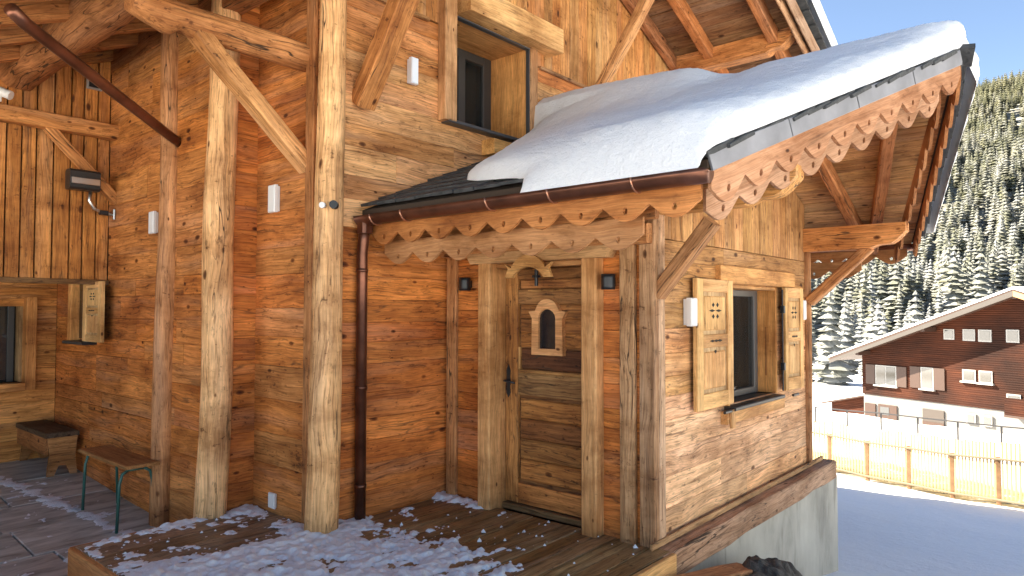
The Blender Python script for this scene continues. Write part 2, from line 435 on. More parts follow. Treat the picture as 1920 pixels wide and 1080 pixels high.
# ------------------------------------------------------------------ terrain
GX = [-200, -30, -2, 0, 4, 15, 19, 35, 60, 130, 200]; GZ = [-1, -.6, -.42, -.5, -1.27, -2.86, -3.2, -4.62, -6.3, -8, -9]
def gz(x, y):
    z = float(np.interp(x, GX, GZ))
    a = min(1, max(0, (x-4)/6))
    z += a*(.10*noise.noise(V((x*.25, y*.25, 0))) + .03*noise.noise(V((x*.9, y*.9, 4))))
    return z
xs = np.concatenate([np.arange(-60, -6, 6.0), np.arange(-6, 24, .35), np.arange(24, 60, 1.5), np.arange(60, 206, 8)])
ys = np.concatenate([np.arange(-160, -12, 8.0), np.arange(-12, 16, .35), np.arange(16, 40, 2), np.arange(40, 130, 8)])
vv = [(x, y, gz(x, y)) for x in xs for y in ys]; ny = len(ys)
ff = [(i*ny+j, (i+1)*ny+j, (i+1)*ny+j+1, i*ny+j+1) for i in range(len(xs)-1) for j in range(ny-1)]
# ground material: snow with a strip of thawed dry grass behind the fence
m, t, b = newmat('ground_snow'); L = t.links.new
tc = t.nodes.new('ShaderNodeTexCoord'); se = t.nodes.new('ShaderNodeSeparateXYZ'); L(tc.outputs['Object'], se.inputs[0])
n1 = N(t, 'ShaderNodeTexNoise', Scale=.55, Detail=8, Roughness=.65); L(tc.outputs['Object'], n1.inputs['Vector'])
n2 = N(t, 'ShaderNodeTexNoise', Scale=3.0, Detail=8, Roughness=.7); L(tc.outputs['Object'], n2.inputs['Vector'])
edge = math_(t, 'ADD', se.outputs[0], math_(t, 'MULTIPLY', se.outputs[1], -.535))
edge = math_(t, 'ADD', edge, math_(t, 'MULTIPLY', n1.outputs[0], 1.6))
gr = ramp(t, [(.154, (0, 0, 0)), (.160, (1, 1, 1)), (.195, (1, 1, 1)), (.212, (0, 0, 0))]); L(math_(t, 'DIVIDE', edge, 100.0), gr.inputs[0])
gcol = ramp(t, [(.35, (.12, .085, .03)), (.55, (.24, .175, .07)), (.68, (.55, .50, .40))]); L(n2.outputs[0], gcol.inputs[0])
L(mixc(t, (.84, .85, .87), gcol.outputs[0], gr.outputs[0]), b.inputs['Base Color']); b.inputs['Roughness'].default_value = .7
bp_ = N(t, 'ShaderNodeBump', Strength=.5, Distance=.08); L(n2.outputs[0], bp_.inputs['Height']); L(bp_.outputs[0], b.inputs['Normal'])
GROUND = m
tag(mesh_obj('snow_ground', vv, ff, GROUND, smooth=True), 'shaded blue snow slope falling away from the house towards the valley', kind='structure')

# far hillside
def hz(d, x, y):
    z = float(np.interp(d, [120, 210, 300, 400, 520, 950, 1150, 1500], [-11, -6, 3, 30, 76, 222, 255, 200]))
    k = min(1, max(0, (d-220)/300))
    z += k*(26*noise.noise(V((x*.0042, y*.0042, 2))) + 9*noise.noise(V((x*.013, y*.013, 7))))
    return z
def hillpt(d, az):
    x = CAM.x+d*math.cos(az); y = CAM.y+d*math.sin(az)
    return V((x, y, hz(d, x, y) + d*.045*max(0, (math.radians(18)-az))*2.2))
ds = np.concatenate([np.arange(120, 420, 12), np.arange(420, 1520, 11)]); azs = np.radians(np.concatenate([np.arange(-75, -5, 1.0), np.arange(-5, 24, .35), np.arange(24, 62, 1)]))
vv = [hillpt(d, a) for d in ds for a in azs]; na = len(azs)
ff = [(i*na+j, (i+1)*na+j, (i+1)*na+j+1, i*na+j+1) for i in range(len(ds)-1) for j in range(na-1)]
HILLM = simple('hill_snow', (.17, .17, .15), .9, var=.6, vscale=.12, bump=0)
def clearing(d, az): return 800-2.5*(math.degrees(az)-2) < d < 885-26*(math.degrees(az)-2) and math.radians(-3) < az < math.radians(5.4)
ds_c = [(ds[i]+ds[i+1])/2 for i in range(len(ds)-1)]
tag(mesh_obj('hill', vv, ff, HILLM, smooth=True, mats=[HILLM, SNOW], midx=[1 if clearing(ds_c[i], azs[j]+.006) else 0 for i in range(len(ds)-1) for j in range(na-1)]), 'steep forested mountainside across the valley', kind='structure')

# ------------------------------------------------------------------ stone yard, slab and deck
def fz(y): return float(np.interp(y, [2, 3.8, 6.8], [-.27, -.24, -.06]))
yard = tag(mesh_obj('stone_yard', [(-9, -1, -.42), (-1.2, -1, -.42), (-1.2, 7.2, -.24), (-9, 7.2, -.24)], [(0, 1, 2, 3)], simple('mortar', (.14, .14, .14), .9)), 'grey stone paving of the covered yard', kind='structure')
y = 7.0
while y > -.8:
    d = uni(.5, .8); x = -1.6
    while x > -4.6:
        l = uni(.8, 1.5); z = [fz(q) for q in (y, y-d)]
        g = .006; P = [V((x-l+g, y-d+g, z[1])), V((x-g, y-d+g, z[1])), V((x-g, y-g, z[0])), V((x-l+g, y-g, z[0]))]
        u = V((1, 0, 0)); v_ = (P[3]-P[0]).normalized(); nn = u.cross(v_)
        k = uni(.8, 1.15)
        board(yard, 'flagstone', [(0, 0), (l-2*g, 0), (l-2*g, (P[3]-P[0]).length), (0, (P[3]-P[0]).length)], P[0]-nn*.02, u, v_, nn, .025+uni(-.003, .004), FLAG, (k, k, k))
        x -= l
    y -= d
# bleached wooden platform left of the corner post
slab = tag(empty('wooden_platform', (-1.95, 2.5, -.3)), 'low pale wooden platform at the foot of the two log posts', 'platform')
wall_h(slab, (-2.58, 2.055, -.035), (1, 0, 0), (0, 1, 0), (0, 0, 1), 0, 1.30, 0, .93, (.15, .2), (1.4, 1.5), WOODD, [(.36, .24, .14), (.42, .29, .18), (.38, .27, .18)], name='platform_board', th=.03)
box(slab, 'edge_beam', (-2.62, 2.05, -.28), (-2.55, 2.99, -.01), WOODN, (.55, .30, .12))
box(slab, 'edge_beam', (-2.6, 2.98, -.28), (-1.66, 3.03, -.012), WOODN, (.50, .28, .12))
# entrance deck
deck = tag(mesh_obj('deck', [(-4.9, -.12, -.06), (-.02, -.12, -.06), (-.02, 2.0, -.06), (-4.9, 2.0, -.06)], [(0, 1, 2, 3)], CORE), 'wet brown entrance deck in front of the door', kind='structure')
wall_h(deck, (-4.95, -.14, -.035), (1, 0, 0), (0, 1, 0), (0, 0, 1), 0, 4.95, 0, 2.18, (.125, .15), (2.4, 4.5), WOODD, [(.36, .21, .085), (.40, .24, .10), (.32, .18, .07), (.40, .27, .13), (.36, .25, .11)], name='deck_board', gap=.008)
box(deck, 'fascia_board', (-4.95, -.185, -.22), (-.02, -.145, -.006), WOODN, (.60, .40, .17))

# ------------------------------------------------------------------ the chalet
ch = tag(empty('chalet', (1.3, 4, -.2)), 'large timber chalet of old orange boards with log posts and a snow covered entrance porch', 'house')
W, XB2, YN, XB1 = 2.03, -1.28, 2.99, -1.63
Z_ = (0, 0, 1)
# hidden sheathing behind the boards: walls that also keep the light out
def sheath(lo, hi, name='sheathing'): return box(ch, name, lo, hi, CORE, ch=.001)
# main roof planes
XR, ZR, SL = 2.09, 5.94, .42
def mroof(x): return ZR - SL*abs(x-XR)
# wall M (faces -Y), window opening
WIN = (.02, 1.10, 3.29, 4.25)
def pal_m(s, tz):
    x = 4.3 - s
    if tz < 2.3: return pick(ORANGE+BROWN[:2])
    return pick(PINK+PINK+BROWN) if tz < 3.9 else pick(BROWN+HONEY[:1])
mw = empty('front_wall', (0, W, 0)); put(mw, Matrix.Translation(V((0, W, 0))), ch)
su = (-1, 0, 0)
ow = [(4.3-WIN[1], 4.3-WIN[0], WIN[2], WIN[3])]
wall_h(mw, (4.3, W+.03, 0), su, Z_, (0, -1, 0), 0, 5.46, 2.25, 4.12, (.17, .24), (1.2, 2.6), WOOD, pal_m, ow)
wall_h(mw, (4.3, W+.03, 0), su, Z_, (0, -1, 0), 4.25, 5.46, -.15, 2.25, (.17, .22), (1.3, 1.4), WOOD, pal_m)
wall_v(mw, (4.3, W+.02, 0), su, Z_, (0, -1, 0), 0, 5.46, 4.13, lambda s: mroof(4.3-s)-.12, (.14, .2), WOOD, HONEY+BROWN, openings=[(ow[0][0], ow[0][1], 4.13, 4.25)])
board(mw, 'drip_ledge', [(0, 0), (3.0, 0), (3.0, .035), (0, .035)], (4.3, W+.02, 4.10), su, Z_, (0, -1, 0), .055, WOOD, (.4, .2, .08))
board(mw, 'drip_ledge', [(4.55, 0), (5.46, 0), (5.46, .035), (4.55, .035)], (4.3, W+.02, 4.10), su, Z_, (0, -1, 0), .055, WOOD, (.4, .2, .08))
for lo, hi in (((-1.2, 2.075, -.3), (WIN[0]-.03, 2.2, 4.6)), ((WIN[1]+.03, 2.075, -.3), (4.3, 2.2, 5.0)), ((WIN[0]-.031, 2.075, -.3), (WIN[1]+.031, 2.2, WIN[2]-.03)), ((WIN[0]-.031, 2.075, WIN[3]+.03), (WIN[1]+.031, 2.2, 5.0)), ((.2, 2.075, 5.001), (4.0, 2.2, 5.15)), ((.6, 2.075, 5.151), (3.6, 2.2, 5.3)), ((1, 2.075, 5.301), (3.2, 2.2, 5.6))): sheath(lo, hi)
sheath((-1.235, 2.201, -.3), (-1.15, 2.99, 4.5)); sheath((-1.585, 3.05, -.3), (-1.5, 14, 4.4)); sheath((4.2, 2.201, -3), (4.3, 14, 5.0)); sheath((-1.5, 13.9, -1), (4.2, 14, 5)); sheath((-1.58, 3.01, -.3), (-1.235, 3.049, 4.4))
# stepped corner walls B2, nook, B1
b2 = empty('side_wall', (XB2, 2.5, 0)); put(b2, Matrix.Translation(V((XB2, 2.5, 0))), ch)
wall_h(b2, (XB2+.03, YN+.02, 0), (0, -1, 0), Z_, (-1, 0, 0), 0, .97, -.2, 4.5, (.18, .26), (.9, 1.2), WOOD, lambda s, z: pick(BROWN+ORANGE))
wall_h(b2, (XB1-.02, YN+.03, 0), (1, 0, 0), Z_, (0, -1, 0), 0, .40, -.2, 4.5, (.17, .24), (.3, .5), WOOD, ORANGE)
b1 = empty('yard_wall', (XB1, 5, 0)); put(b1, Matrix.Translation(V((XB1, 5, 0))), ch)
SH = (5.05, 6.05, 1.28, 1.88)
wall_h(b1, (XB1+.03, 6.78, 0), (0, -1, 0), Z_, (-1, 0, 0), 0, 3.72, -.35, 1.9, (.17, .25), (.7, 1.9), WOOD, ORANGE+BROWN)
wall_h(b1, (XB1+.03, 5.25, 0), (0, -1, 0), Z_, (-1, 0, 0), 0, 2.19, 1.9, 4.3, (.2, .3), (.9, 1.6), WOOD, BROWN+ORANGE[:2])
# recess wall (faces -Y) with window
rw = empty('recess_wall', (-2.5, 6.8, 0)); put(rw, Matrix.Translation(V((-2.5, 6.8, 0))), ch)
RW = (-2.65, -1.95, .80, 1.64)
wall_h(rw, (XB1, 6.81, 0), (-1, 0, 0), Z_, (0, -1, 0), 0, 3.4, -.3, 2.0, (.17, .24), (.8, 1.8), WOOD, [(.62, .26, .07), (.56, .23, .06), (.64, .29, .085)], openings=[(XB1-RW[1], XB1-RW[0], RW[2], RW[3])])
sheath((-5.1, 6.99, -.3), (-1.5, 7.1, 2.2))
for nm, lo, hi in (('window_frame', (RW[1]-.002, 6.66, RW[2]-.08), (RW[1]+.10, 6.80, RW[3]+.1)), ('window_frame', (RW[0], 6.66, RW[2]-.09), (RW[1]-.003, 6.80, RW[2]-.002))):
    box(rw, nm, lo, hi, WOODN, (.50, .27, .10))
box(rw, 'reveal', (RW[1]-.03, 6.81, RW[2]), (RW[1]+.02, 6.98, RW[3]), WOODN, (.30, .22, .12))
box(rw, 'window_pane', (RW[0], 6.95, RW[2]), (RW[1]-.03, 6.97, RW[3]), DGLASS)
box(rw, 'casement', (RW[1]-.11, 6.92, RW[2]), (RW[1]-.05, 6.945, RW[3]), DFRAME)
# upper volume with upright boards (faces -Y)
up_ = empty('upper_wall', (-2.5, 5.25, 2)); put(up_, Matrix.Translation(V((-2.5, 5.25, 2))), ch)
wall_v(up_, (XB1, 5.28, 0), (-1, 0, 0), Z_, (0, -1, 0), 0, 3.4, lambda s: 1.90+uni(-.004, .004), lambda s: 4.25, (.09, .19), WOOD, [(.58, .235, .06), (.52, .20, .05), (.62, .28, .08), (.44, .17, .045)], gap=.012)
sheath((-9, 5.31, 1.95), (-1.6, 5.45, 7.5)); sheath((-9, 5.451, 1.93), (-1.59, 6.985, 1.99), 'ceiling')  # unseen upper wing made this tall to keep the sun off the porch
sheath((-9.2, 5.31, -.5), (-9.001, 14, 7.5)); sheath((-9.4, 5.0, 7.501), (-1.8, 12, 7.65), 'shade_wing_roof'); sheath((-9, 7.0, -.5), (-5.1, 7.1, 2.2))  # unseen wing wall and roof, raised to block the sun
board(up_, 'base_board', [(0, 0), (3.4, 0), (3.4, .05), (0, .05)], (XB1, 5.27, 1.855), (-1, 0, 0), Z_, (0, -1, 0), .05, WOOD, (.25, .13, .05))
# vent
vent = empty('vent', (-1.79, 5.24, 3.87)); put(vent, Matrix.Translation(V((-1.79, 5.24, 3.87))), ch)
for lo, hi in (((-1.86, 5.22, 3.80), (-1.84, 5.25, 3.95)), ((-1.74, 5.22, 3.80), (-1.72, 5.25, 3.95)), ((-1.839, 5.22, 3.80), (-1.741, 5.25, 3.82)), ((-1.839, 5.22, 3.93), (-1.741, 5.25, 3.95))): box(vent, 'vent_frame', lo, hi, simple('grey_vent', (.3, .29, .27), .6))
box(vent, 'vent_grille', (-1.839, 5.235, 3.821), (-1.741, 5.247, 3.929), BLACK)
# little shuttered window on the yard wall
sw = empty('small_window', (XB1, 5.6, 1.6)); put(sw, Matrix.Translation(V((XB1, 5.6, 1.6))), ch)
box(sw, 'window_jamb', (XB1-.10, 5.98, 1.28), (XB1+.0, 6.08, 1.89), WOODN, NEWW[0])
box(sw, 'window_pane', (XB1-.02, 5.55, 1.3), (XB1-.002, 5.979, 1.885), DGLASS)
box(sw, 'sill', (XB1-.14, 5.5, 1.245), (XB1-.0, 6.1, 1.278), BLACK)

def shutter(parent, c, ex, n, w_, h_, deco=True, th=.035):
    """panelled shutter, centre c on its back face, ex along its width"""
    ex, n = V(ex).normalized(), V(n).normalized()
    M = frame(ex, n, c); s = empty('shutter', c); put(s, M, parent)
    O = V(c)
    board(s, 'backing', [(-w_/2+.01, -h_/2+.01), (w_/2-.01, -h_/2+.01), (w_/2-.01, h_/2-.01), (-w_/2+.01, h_/2-.01)], O, ex, Z_, n, th*.55, WOODN, (.56, .37, .19), along='v', ch=.002)
    st = .16*w_
    for a, b2_ in ((-w_/2, -w_/2+st), (w_/2-st, w_/2)): board(s, 'stile', [(a, -h_/2), (b2_, -h_/2), (b2_, h_/2), (a, h_/2)], O, ex, Z_, n, th, WOODN, pick(NEWW), along='v', ch=.004)
    for a, b2_ in ((-h_/2, -h_/2+.12*h_), (-.03*h_, .07*h_), (h_/2-.10*h_, h_/2)): board(s, 'rail', [(-w_/2+st, a), (w_/2-st, a), (w_/2-st, b2_), (-w_/2+st, b2_)], O, ex, Z_, n, th-.002, WOODN, pick(NEWW), ch=.004)
    for a, b2_ in ((-h_/2+.15*h_, -.06*h_), (.10*h_, h_/2-.13*h_)): board(s, 'raised_panel', [(-w_/2+st*1.3, a), (w_/2-st*1.3, a), (w_/2-st*1.3, b2_), (-w_/2+st*1.3, b2_)], O, ex, Z_, n, th*.8, WOODN, pick(NEWW), along='v', ch=.010)
    if deco:  # heart cross and middle-rail lozenge: dark plates painted for the shade in holes
        def blk(sx, tz, w2, h2, zz): board(s, 'dark_hole_plate', [(sx-w2, tz), (sx, tz-h2), (sx+w2, tz), (sx, tz+h2)], O, ex, Z_, n, zz, DARK, ch=.001, z0=zz-.004)
        tz = .255*h_
        for k in (-1, 1):
            blk(k*.06*w_, tz+.045*h_, .035*w_, .018*h_, th*.8+.003); blk(k*.06*w_, tz-.045*h_, .035*w_, .018*h_, th*.8+.003)
            blk(k*.09*w_, tz, .085*w_, .011*h_, th*.8+.003)
        for k in (-1, 0, 1): blk(k*.10*w_, .02*h_, .075*w_, .010*h_, th+.002)
        blk(0, -.045*h_-.02*h_, .03*w_, .016*h_, th*.8+.003)
    return s
shutter(sw, (XB1-.09, 5.30, 1.585), (0, -1, 0), (-1, 0, 0), .50, .60)

# log posts and boards at the stepped corner
log(ch, 'log_post', [(-1.31, 1.985, -.06), (-1.21, 1.985, 4.7)], .122, WOODP, (.64, .45, .24), taper=.22, wob=.02)
box(ch, 'corner_board', (-1.325, 2.11, -.1), (-1.285, 2.215, 4.5), WOOD, (.40, .22, .10))
log(ch, 'log_post', [(-1.645, 3.0, -.08), (-1.56, 3.0, 4.4)], .122, WOODP, (.68, .48, .26), taper=.1, wob=.02)
log(ch, 'log_post', [(-1.66, 3.83, -.36), (-1.63, 3.82, 4.3)], .10, WOODP, (.44, .245, .115), taper=.05, wob=.02)
# bracket logs, braces, eave log, rafters on the left side
def carved_log(A, B, r, col):
    o = log(ch, 'bracket_log', [A, B], r, WOODP, col, wob=.006, step=.05)
    L = (V(B)-V(A)).length                       # ogee carving on the outer underside: shrink the tip in steps
    for vtx in o.data.vertices:
        x = L-vtx.co.x
        if vtx.co.z < 0:
            k = 1.0
            if x < .20: k = .35+.65*math.sin(min(1, x/.20)*math.pi/2)
            elif x < .27: k = 1.18
            elif x < .40: k = .72+.28*(x-.27)/.13
            vtx.co.z *= k
        if x < .02: vtx.co.y *= .85
    return o
carved_log((-1.2, 2.27, 3.55), (-2.56, 2.27, 3.545), .105, (.52, .29, .13))
beam(ch, 'brace', (-1.26, 2.27, 2.70), (-2.14, 2.27, 3.50), .11, .15, WOODP, (.54, .33, .15), up=(0, 1, 0))
beam(ch, 'bracket_beam', (-1.55, 5.1, 3.37), (-2.75, 5.1, 3.37), .14, .14, WOODP, pick(BEAM))
beam(ch, 'brace', (-1.60, 5.1, 2.68), (-2.22, 5.1, 3.32), .09, .10, WOODP, (.50, .27, .11), up=(0, 1, 0))
log(ch, 'eave_log', [(-2.42, 2.0, 3.83), (-2.42, 7, 3.80)], .175, WOODP, (.42, .225, .10), seg=12, flat=.93)
for k in range(7):
    yy = 2.15+k*.62
    beam(ch, 'rafter', (-3.6, yy, mroof(-3.6)-.16), (-1.2, yy, mroof(-1.2)-.16), .11, .15, WOODP, pick(BEAM))
beam(ch, 'purlin', (-1.55, 2.0, 4.12), (-1.55, 7.0, 4.12), .18, .22, WOODP, (.34, .17, .07))
tube(ch, 'downpipe', [(-3.1, 2.62, 3.43), (-3.0, 2.72, 3.40), (-1.70, 3.64, 3.075), (-1.60, 3.70, 3.05)], .042, COPPER)
# main roof: underside boards, deck, slates along the edge, snow
def slope_boards(parent, side, y0, y1, x0, x1, fz_, pal, name='roof_board', yf=None):
    """boards running along Y under a slope; side=-1 left slope, +1 right"""
    for a, b3 in rows_for(x0, x1, (.16, .24), []):
        P0 = V((a+.003, 0, fz_(a+.003))); P1 = V((b3-.003, 0, fz_(b3-.003))); u = (P1-P0).normalized(); l = (P1-P0).length
        n = u.cross(V((0, 1, 0))); n = n if n.z < 0 else -n
        ya, yb = (y0, y0) if yf is None else (yf(a), yf(b3))
        board(parent, name, [(0, ya), (l, yb), (l, y1), (0, y1)], P0+V((0, 0, .02)), u, (0, 1, 0), n, .02+uni(0, .008), WOOD, pick(pal), along='v', ch=.003)
mr = empty('main_roof', (XR, 3, ZR)); put(mr, Matrix.Translation(V((XR, 3, ZR))), ch)
RB = [(.24, .12, .055), (.28, .14, .065), (.21, .11, .055), (.32, .17, .085)]
slope_boards(mr, 1, .32, 2.2, 2.3, 4.95, lambda x: mroof(x)-.06, RB)
slope_boards(mr, -1, 1.0, 8.0, -3.7, -1.0, lambda x: mroof(x)-.06, RB)
for sgn, xe in ((1, 4.97), (-1, -3.75)):
    xa = XR; za, zb = mroof(xa), mroof(xe)
    vs_ = []
    for (x, z) in ((xa, za), (xe, zb)):
        for yy in (.30, 14.3):
            for dz in (-.035, .03): vs_.append((x, yy, z+dz))
    mesh_obj('roof_deck', vs_, [(0, 1, 3, 2), (4, 6, 7, 5), (0, 4, 5, 1), (2, 3, 7, 6), (1, 5, 7, 3), (0, 2, 6, 4)], CORE, mr)
for yy, c in ((1.45, .5), (.62, .5)):
    beam(ch, 'rafter', (2.2, yy, mroof(2.2)-.145), (4.9, yy, mroof(4.9)-.145), .12, .16, WOODP, (.44, .21, .085))
# front rake of the main roof: two boards and slate edges
for k, (yy, dz, hh, c) in enumerate(((.335, -.13, .20, (.42, .30, .2)), (.265, -.07, .18, (.40, .33, .27)))):
    beam(mr, 'bargeboard', (1.9, yy, mroof(1.9)+dz), (4.98, yy, mroof(4.98)+dz), .035, hh, WOODP, c)
for i in range(9):
    x = 2.9+i*.24
    beam(mr, 'slate', (x, .27, mroof(x)+.05), (x+.3, .27, mroof(x+.3)+.075), .16, .022, SLATE, up=(SL, 0, 1), ch=.002, j=.002, seg=1)
# purlins and braces under the front overhang
def purlin(parent, x, y0, y1, zb, zt, w_, col, name='purlin', car=.32):
    """square purlin along Y with an ogee-carved outer end at y1 (<y0)"""
    h = zt-zb; L = y0-y1
    out = [(0, zb), (L-car, zb)]
    for q in range(1, 11):
        a = q/10
        out.append((L-car+car*a, zb+h*(.10*math.sin(a*math.pi*2.2)*(1-a*.3)+.62*a**1.7)))
    out += [(L, zt), (0, zt)]
    return extrude(parent, name, out, [], (x-w_/2, y0, 0), (0, -1, 0), (0, 0, 1), w_, WOODP, col) if False else extrude(parent, name, out, [], (x+w_/2, y0, 0), (0, -1, 0), (0, 0, 1), w_, WOODP, col)
purlin(ch, 4.2, 2.2, .40, 4.76, 5.0, .2, (.50, .26, .10))
purlin(ch, -.98, 2.2, .55, 4.30, 4.52, .2, pick(BEAM)); purlin(ch, 2.25, 2.2, .40, 5.45, 5.72, .2, pick(BEAM))
beam(ch, 'brace', (-.95, 2.02, 3.22), (-.95, 1.20, 4.36), .15, .17, WOODP, (.48, .255, .10), up=(1, 0, 0))
beam(ch, 'brace', (2.28, 2.02, 3.97), (2.28, .95, 5.47), .11, .13, WOODP, (.56, .35, .17), up=(1, 0, 0))
beam(ch, 'wall_rafter', (2.5, 1.95, mroof(2.5)-.17), (4.6, 1.95, mroof(4.6)-.17), .1, .17, WOODP, (.36, .19, .10))
# upstairs window in wall M
uw = empty('window', (.55, W, 3.77)); put(uw, Matrix.Translation(V((.55, W, 3.77))), ch)
x0, x1, z0, z1 = WIN
box(uw, 'lintel', (x0+.06, W-.20, z1+.02), (x1+.36, W+.0, z1+.27), WOODN, (.64, .46, .23))
box(uw, 'jamb_board', (x0-.15, W-.10, z0-.02), (x0-.002, W+.0, z1+.25), WOODN, (.46, .30, .16))
box(uw, 'jamb_board', (x1+.005, W-.055, z0+.0), (x1+.12, W+.0, z1+.015), WOODN, (.46, .31, .18))
box(uw, 'reveal', (x1, W+.002, z0), (x1+.03, W+.58, z1), WOODN, (.60, .36, .14)); box(uw, 'reveal', (x0-.03, W+.002, z0), (x0, W+.58, z1), WOODN, (.50, .30, .12))
box(uw, 'head', (x0, W+.002, z1), (x1, W+.58, z1+.03), WOODN, (.50, .31, .13)); box(uw, 'edge_trim', (x1-.012, W-.045, z0), (x1-.001, W+.001, z1), GREYF)
box(uw, 'edge_trim', (x0, W-.06, z1-.015), (x1-.013, W+.001, z1-.001), GREYF)
box(uw, 'sill', (x0-.10, W-.10, z0-.035), (x1+.02, W+.58, z0-.003), GREYF)
for lo, hi in (((x0, W+.48, z0), (x0+.07, W+.54, z1)), ((x1-.13, W+.48, z0), (x1-.002, W+.54, z1)), ((x0+.071, W+.48, z1-.09), (x1-.131, W+.54, z1)), ((x0+.071, W+.48, z0), (x1-.131, W+.54, z0+.06)), ((x0+.58, W+.47, z0+.061), (x0+.68, W+.53, z1-.091))): box(uw, 'casement', lo, hi, DFRAME)
box(uw, 'pane', (x0+.071, W+.505, z0+.061), (x1-.131, W+.515, z1-.091), GLASS)
def curtain(parent, x0, x1, y, z0, z1, mat=CURTAIN, amp=.02):
    n = 40; vs_ = []; 
    for i in range(n+1):
        a = i/n; vs_ += [(x0+(x1-x0)*a, y+amp*math.sin(a*32)+amp*.5*math.sin(a*71), z) for z in (z0, z1)]
    c = V(((x0+x1)/2, y, (z0+z1)/2)); vs_ = [V(p)-c for p in vs_]
    return mesh_obj('curtain', vs_, [(2*i, 2*i+2, 2*i+3, 2*i+1) for i in range(n)], mat, parent, Matrix.Translation(c), smooth=True)
curtain(uw, x0+.06, x0+.60, W+.60, z0, z1)
box(uw, 'dark_interior', (x0-.1, W+.9, z0-.2), (x1+.2, W+.93, z1+.2), DARK)
# wooden block and black flashing under the window by the snow
box(ch, 'block', (.44, W-.16, 3.06), (1.02, W+.0, 3.20), WOODN, (.55, .36, .14)); box(ch, 'flashing', (.80, W-.20, 3.03), (.86, W-.165, 3.26), BLACK)

# ------------------------------------------------------------------ the porch
LX = 3.27; XE = -.93; XP = 1.63; SP = .42
def zt(x): return 2.42+SP*(min(x, 2*XP-x)-XE)
def yv(x): return -.84-.30*(min(x, 2*XP-x)-XE)     # front verge: the ridge reaches further out than the eaves
pg = empty('porch_gable_wall', (1.6, 0, 0)); put(pg, Matrix.Translation(V((1.6, 0, 0))), ch)
GW = (1.23, 2.36, .83, 1.83)
def pal_g(s, z):
    return pick(PINKG+PINK[:2]) if z < .95 else (pick(PINK+HONEY) if z < 1.5 else pick(HONEY+PINK[:1]))
wall_h(pg, (.02, .03, 0), (1, 0, 0), Z_, (0, -1, 0), .10, LX-.06, .0, 2.12, (.17, .23), (1.3, 3.3), WOOD, pal_g, openings=[(GW[0]-.02, GW[1]-.02, GW[2], GW[3])])
wall_v(pg, (0, .03, 0), (1, 0, 0), Z_, (0, -1, 0), .12, LX-.04, 2.125, lambda s: zt(s)-.12, (.15, .22), WOOD, HONEY+HONEY+PINK[:1])
pd = empty('porch_door_wall', (0, 1, 0)); put(pd, Matrix.Translation(V((0, 1, 0))), ch)
DO = (.53, 1.43, -.1, 1.99)
wall_h(pd, (.03, W, 0), (0, -1, 0), Z_, (-1, 0, 0), 0, W-.02, -.05, 2.62, (.15, .22), (.8, 1.9), WOOD, ORANGE+ORANGE+BROWN[:2], openings=[(W-DO[1], W-DO[0], DO[2], DO[3])])
for lo, hi in (((.045, .035, -.2), (GW[0]-.02, .10, 2.8)), ((GW[1]+.02, .035, -.2), (LX, .10, 2.7)), ((GW[0]-.021, .035, -.2), (GW[1]+.021, .10, GW[2]-.02)), ((GW[0]-.021, .035, GW[3]+.02), (GW[1]+.021, .10, 3.2)), ((.032, 1.46, -.2), (.10, W, 2.7)), ((.032, .101, -.2), (.10, .50, 2.7)), ((.032, .501, 2.05), (.10, 1.459, 2.7)), ((LX-.1, .101, -.2), (LX, W, 2.6)), ((.2, .101, -.2), (LX-.11, W, -.1))): sheath(lo, hi)
# corner timbers
box(ch, 'corner_post', (-.035, -.035, -.02), (.03, .085, 2.45), WOODP, (.40, .28, .17)); box(ch, 'corner_post', (.031, -.035, -.02), (.125, .01, 2.45), WOODP, (.50, .39, .28))  # gable-side face toned lighter: the stronger light there is put into its colour
box(ch, 'door_wall_post', (-.05, .118, -.02), (.0, .235, 2.4), WOODP, (.44, .31, .18)); box(ch, 'door_wall_post', (-.04, 1.885, -.05), (.0, 2.0, 2.4), WOODP, (.44, .255, .12))
log(ch, 'corner_log', [(LX-.01, .0, -.02), (LX-.01, .0, 2.3)], .05, WOODP, (.44, .26, .13), seg=10, wob=.006)
# base beam and concrete foundation
fo = box(ch, 'foundation', (-.03, -.10, -3.0), (3.93, 1.95, -.20), CONC, ch=.008)
beam(ch, 'sill_beam', (-.12, -.075, -.10), (3.72, -.055, -.10), .17, .19, WOODP, (.42, .30, .21), j=.009)
board(ch, 'sill_board', [(-.1, 0), (3.6, 0), (3.6, .045), (-.1, .045)], (0, -.03, -.0), (1, 0, 0), (0, 0, 1), (0, -1, 0), .02, WOODP, (.5, .28, .13))
# gable window
gw = empty('window', (1.8, 0, 1.3)); put(gw, Matrix.Translation(V((1.8, 0, 1.3))), ch)
x0, x1, z0, z1 = GW; D = .20
box(gw, 'lintel', (x0-.20, -.045, z1+.005), (x1+.42, .0, z1+.15), WOODN, (.60, .38, .16))
box(gw, 'jamb', (x0-.03, -.03, z0), (x0, D+.05, z1), WOODN, (.62, .40, .17)); box(gw, 'jamb', (x1, -.005, z0), (x1+.03, D+.05, z1), WOODN, (.58, .33, .12))
box(gw, 'head', (x0, .0, z1-.03), (x1, D+.05, z1), WOODN, (.56, .36, .16))
box(gw, 'sill', (x0-.05, -.10, z0-.035), (x1-.04, D+.05, z0-.004), DFRAME)
box(gw, 'sill_board', (x0-.12, -.06, z0-.14), (x1+.06, -.0, z0-.037), WOODN, (.60, .39, .18)); box(gw, 'sill_end', (x0-.09, -.085, z0-.17), (x0-.02, -.061, z0-.02), WOODN, (.55, .36, .17))
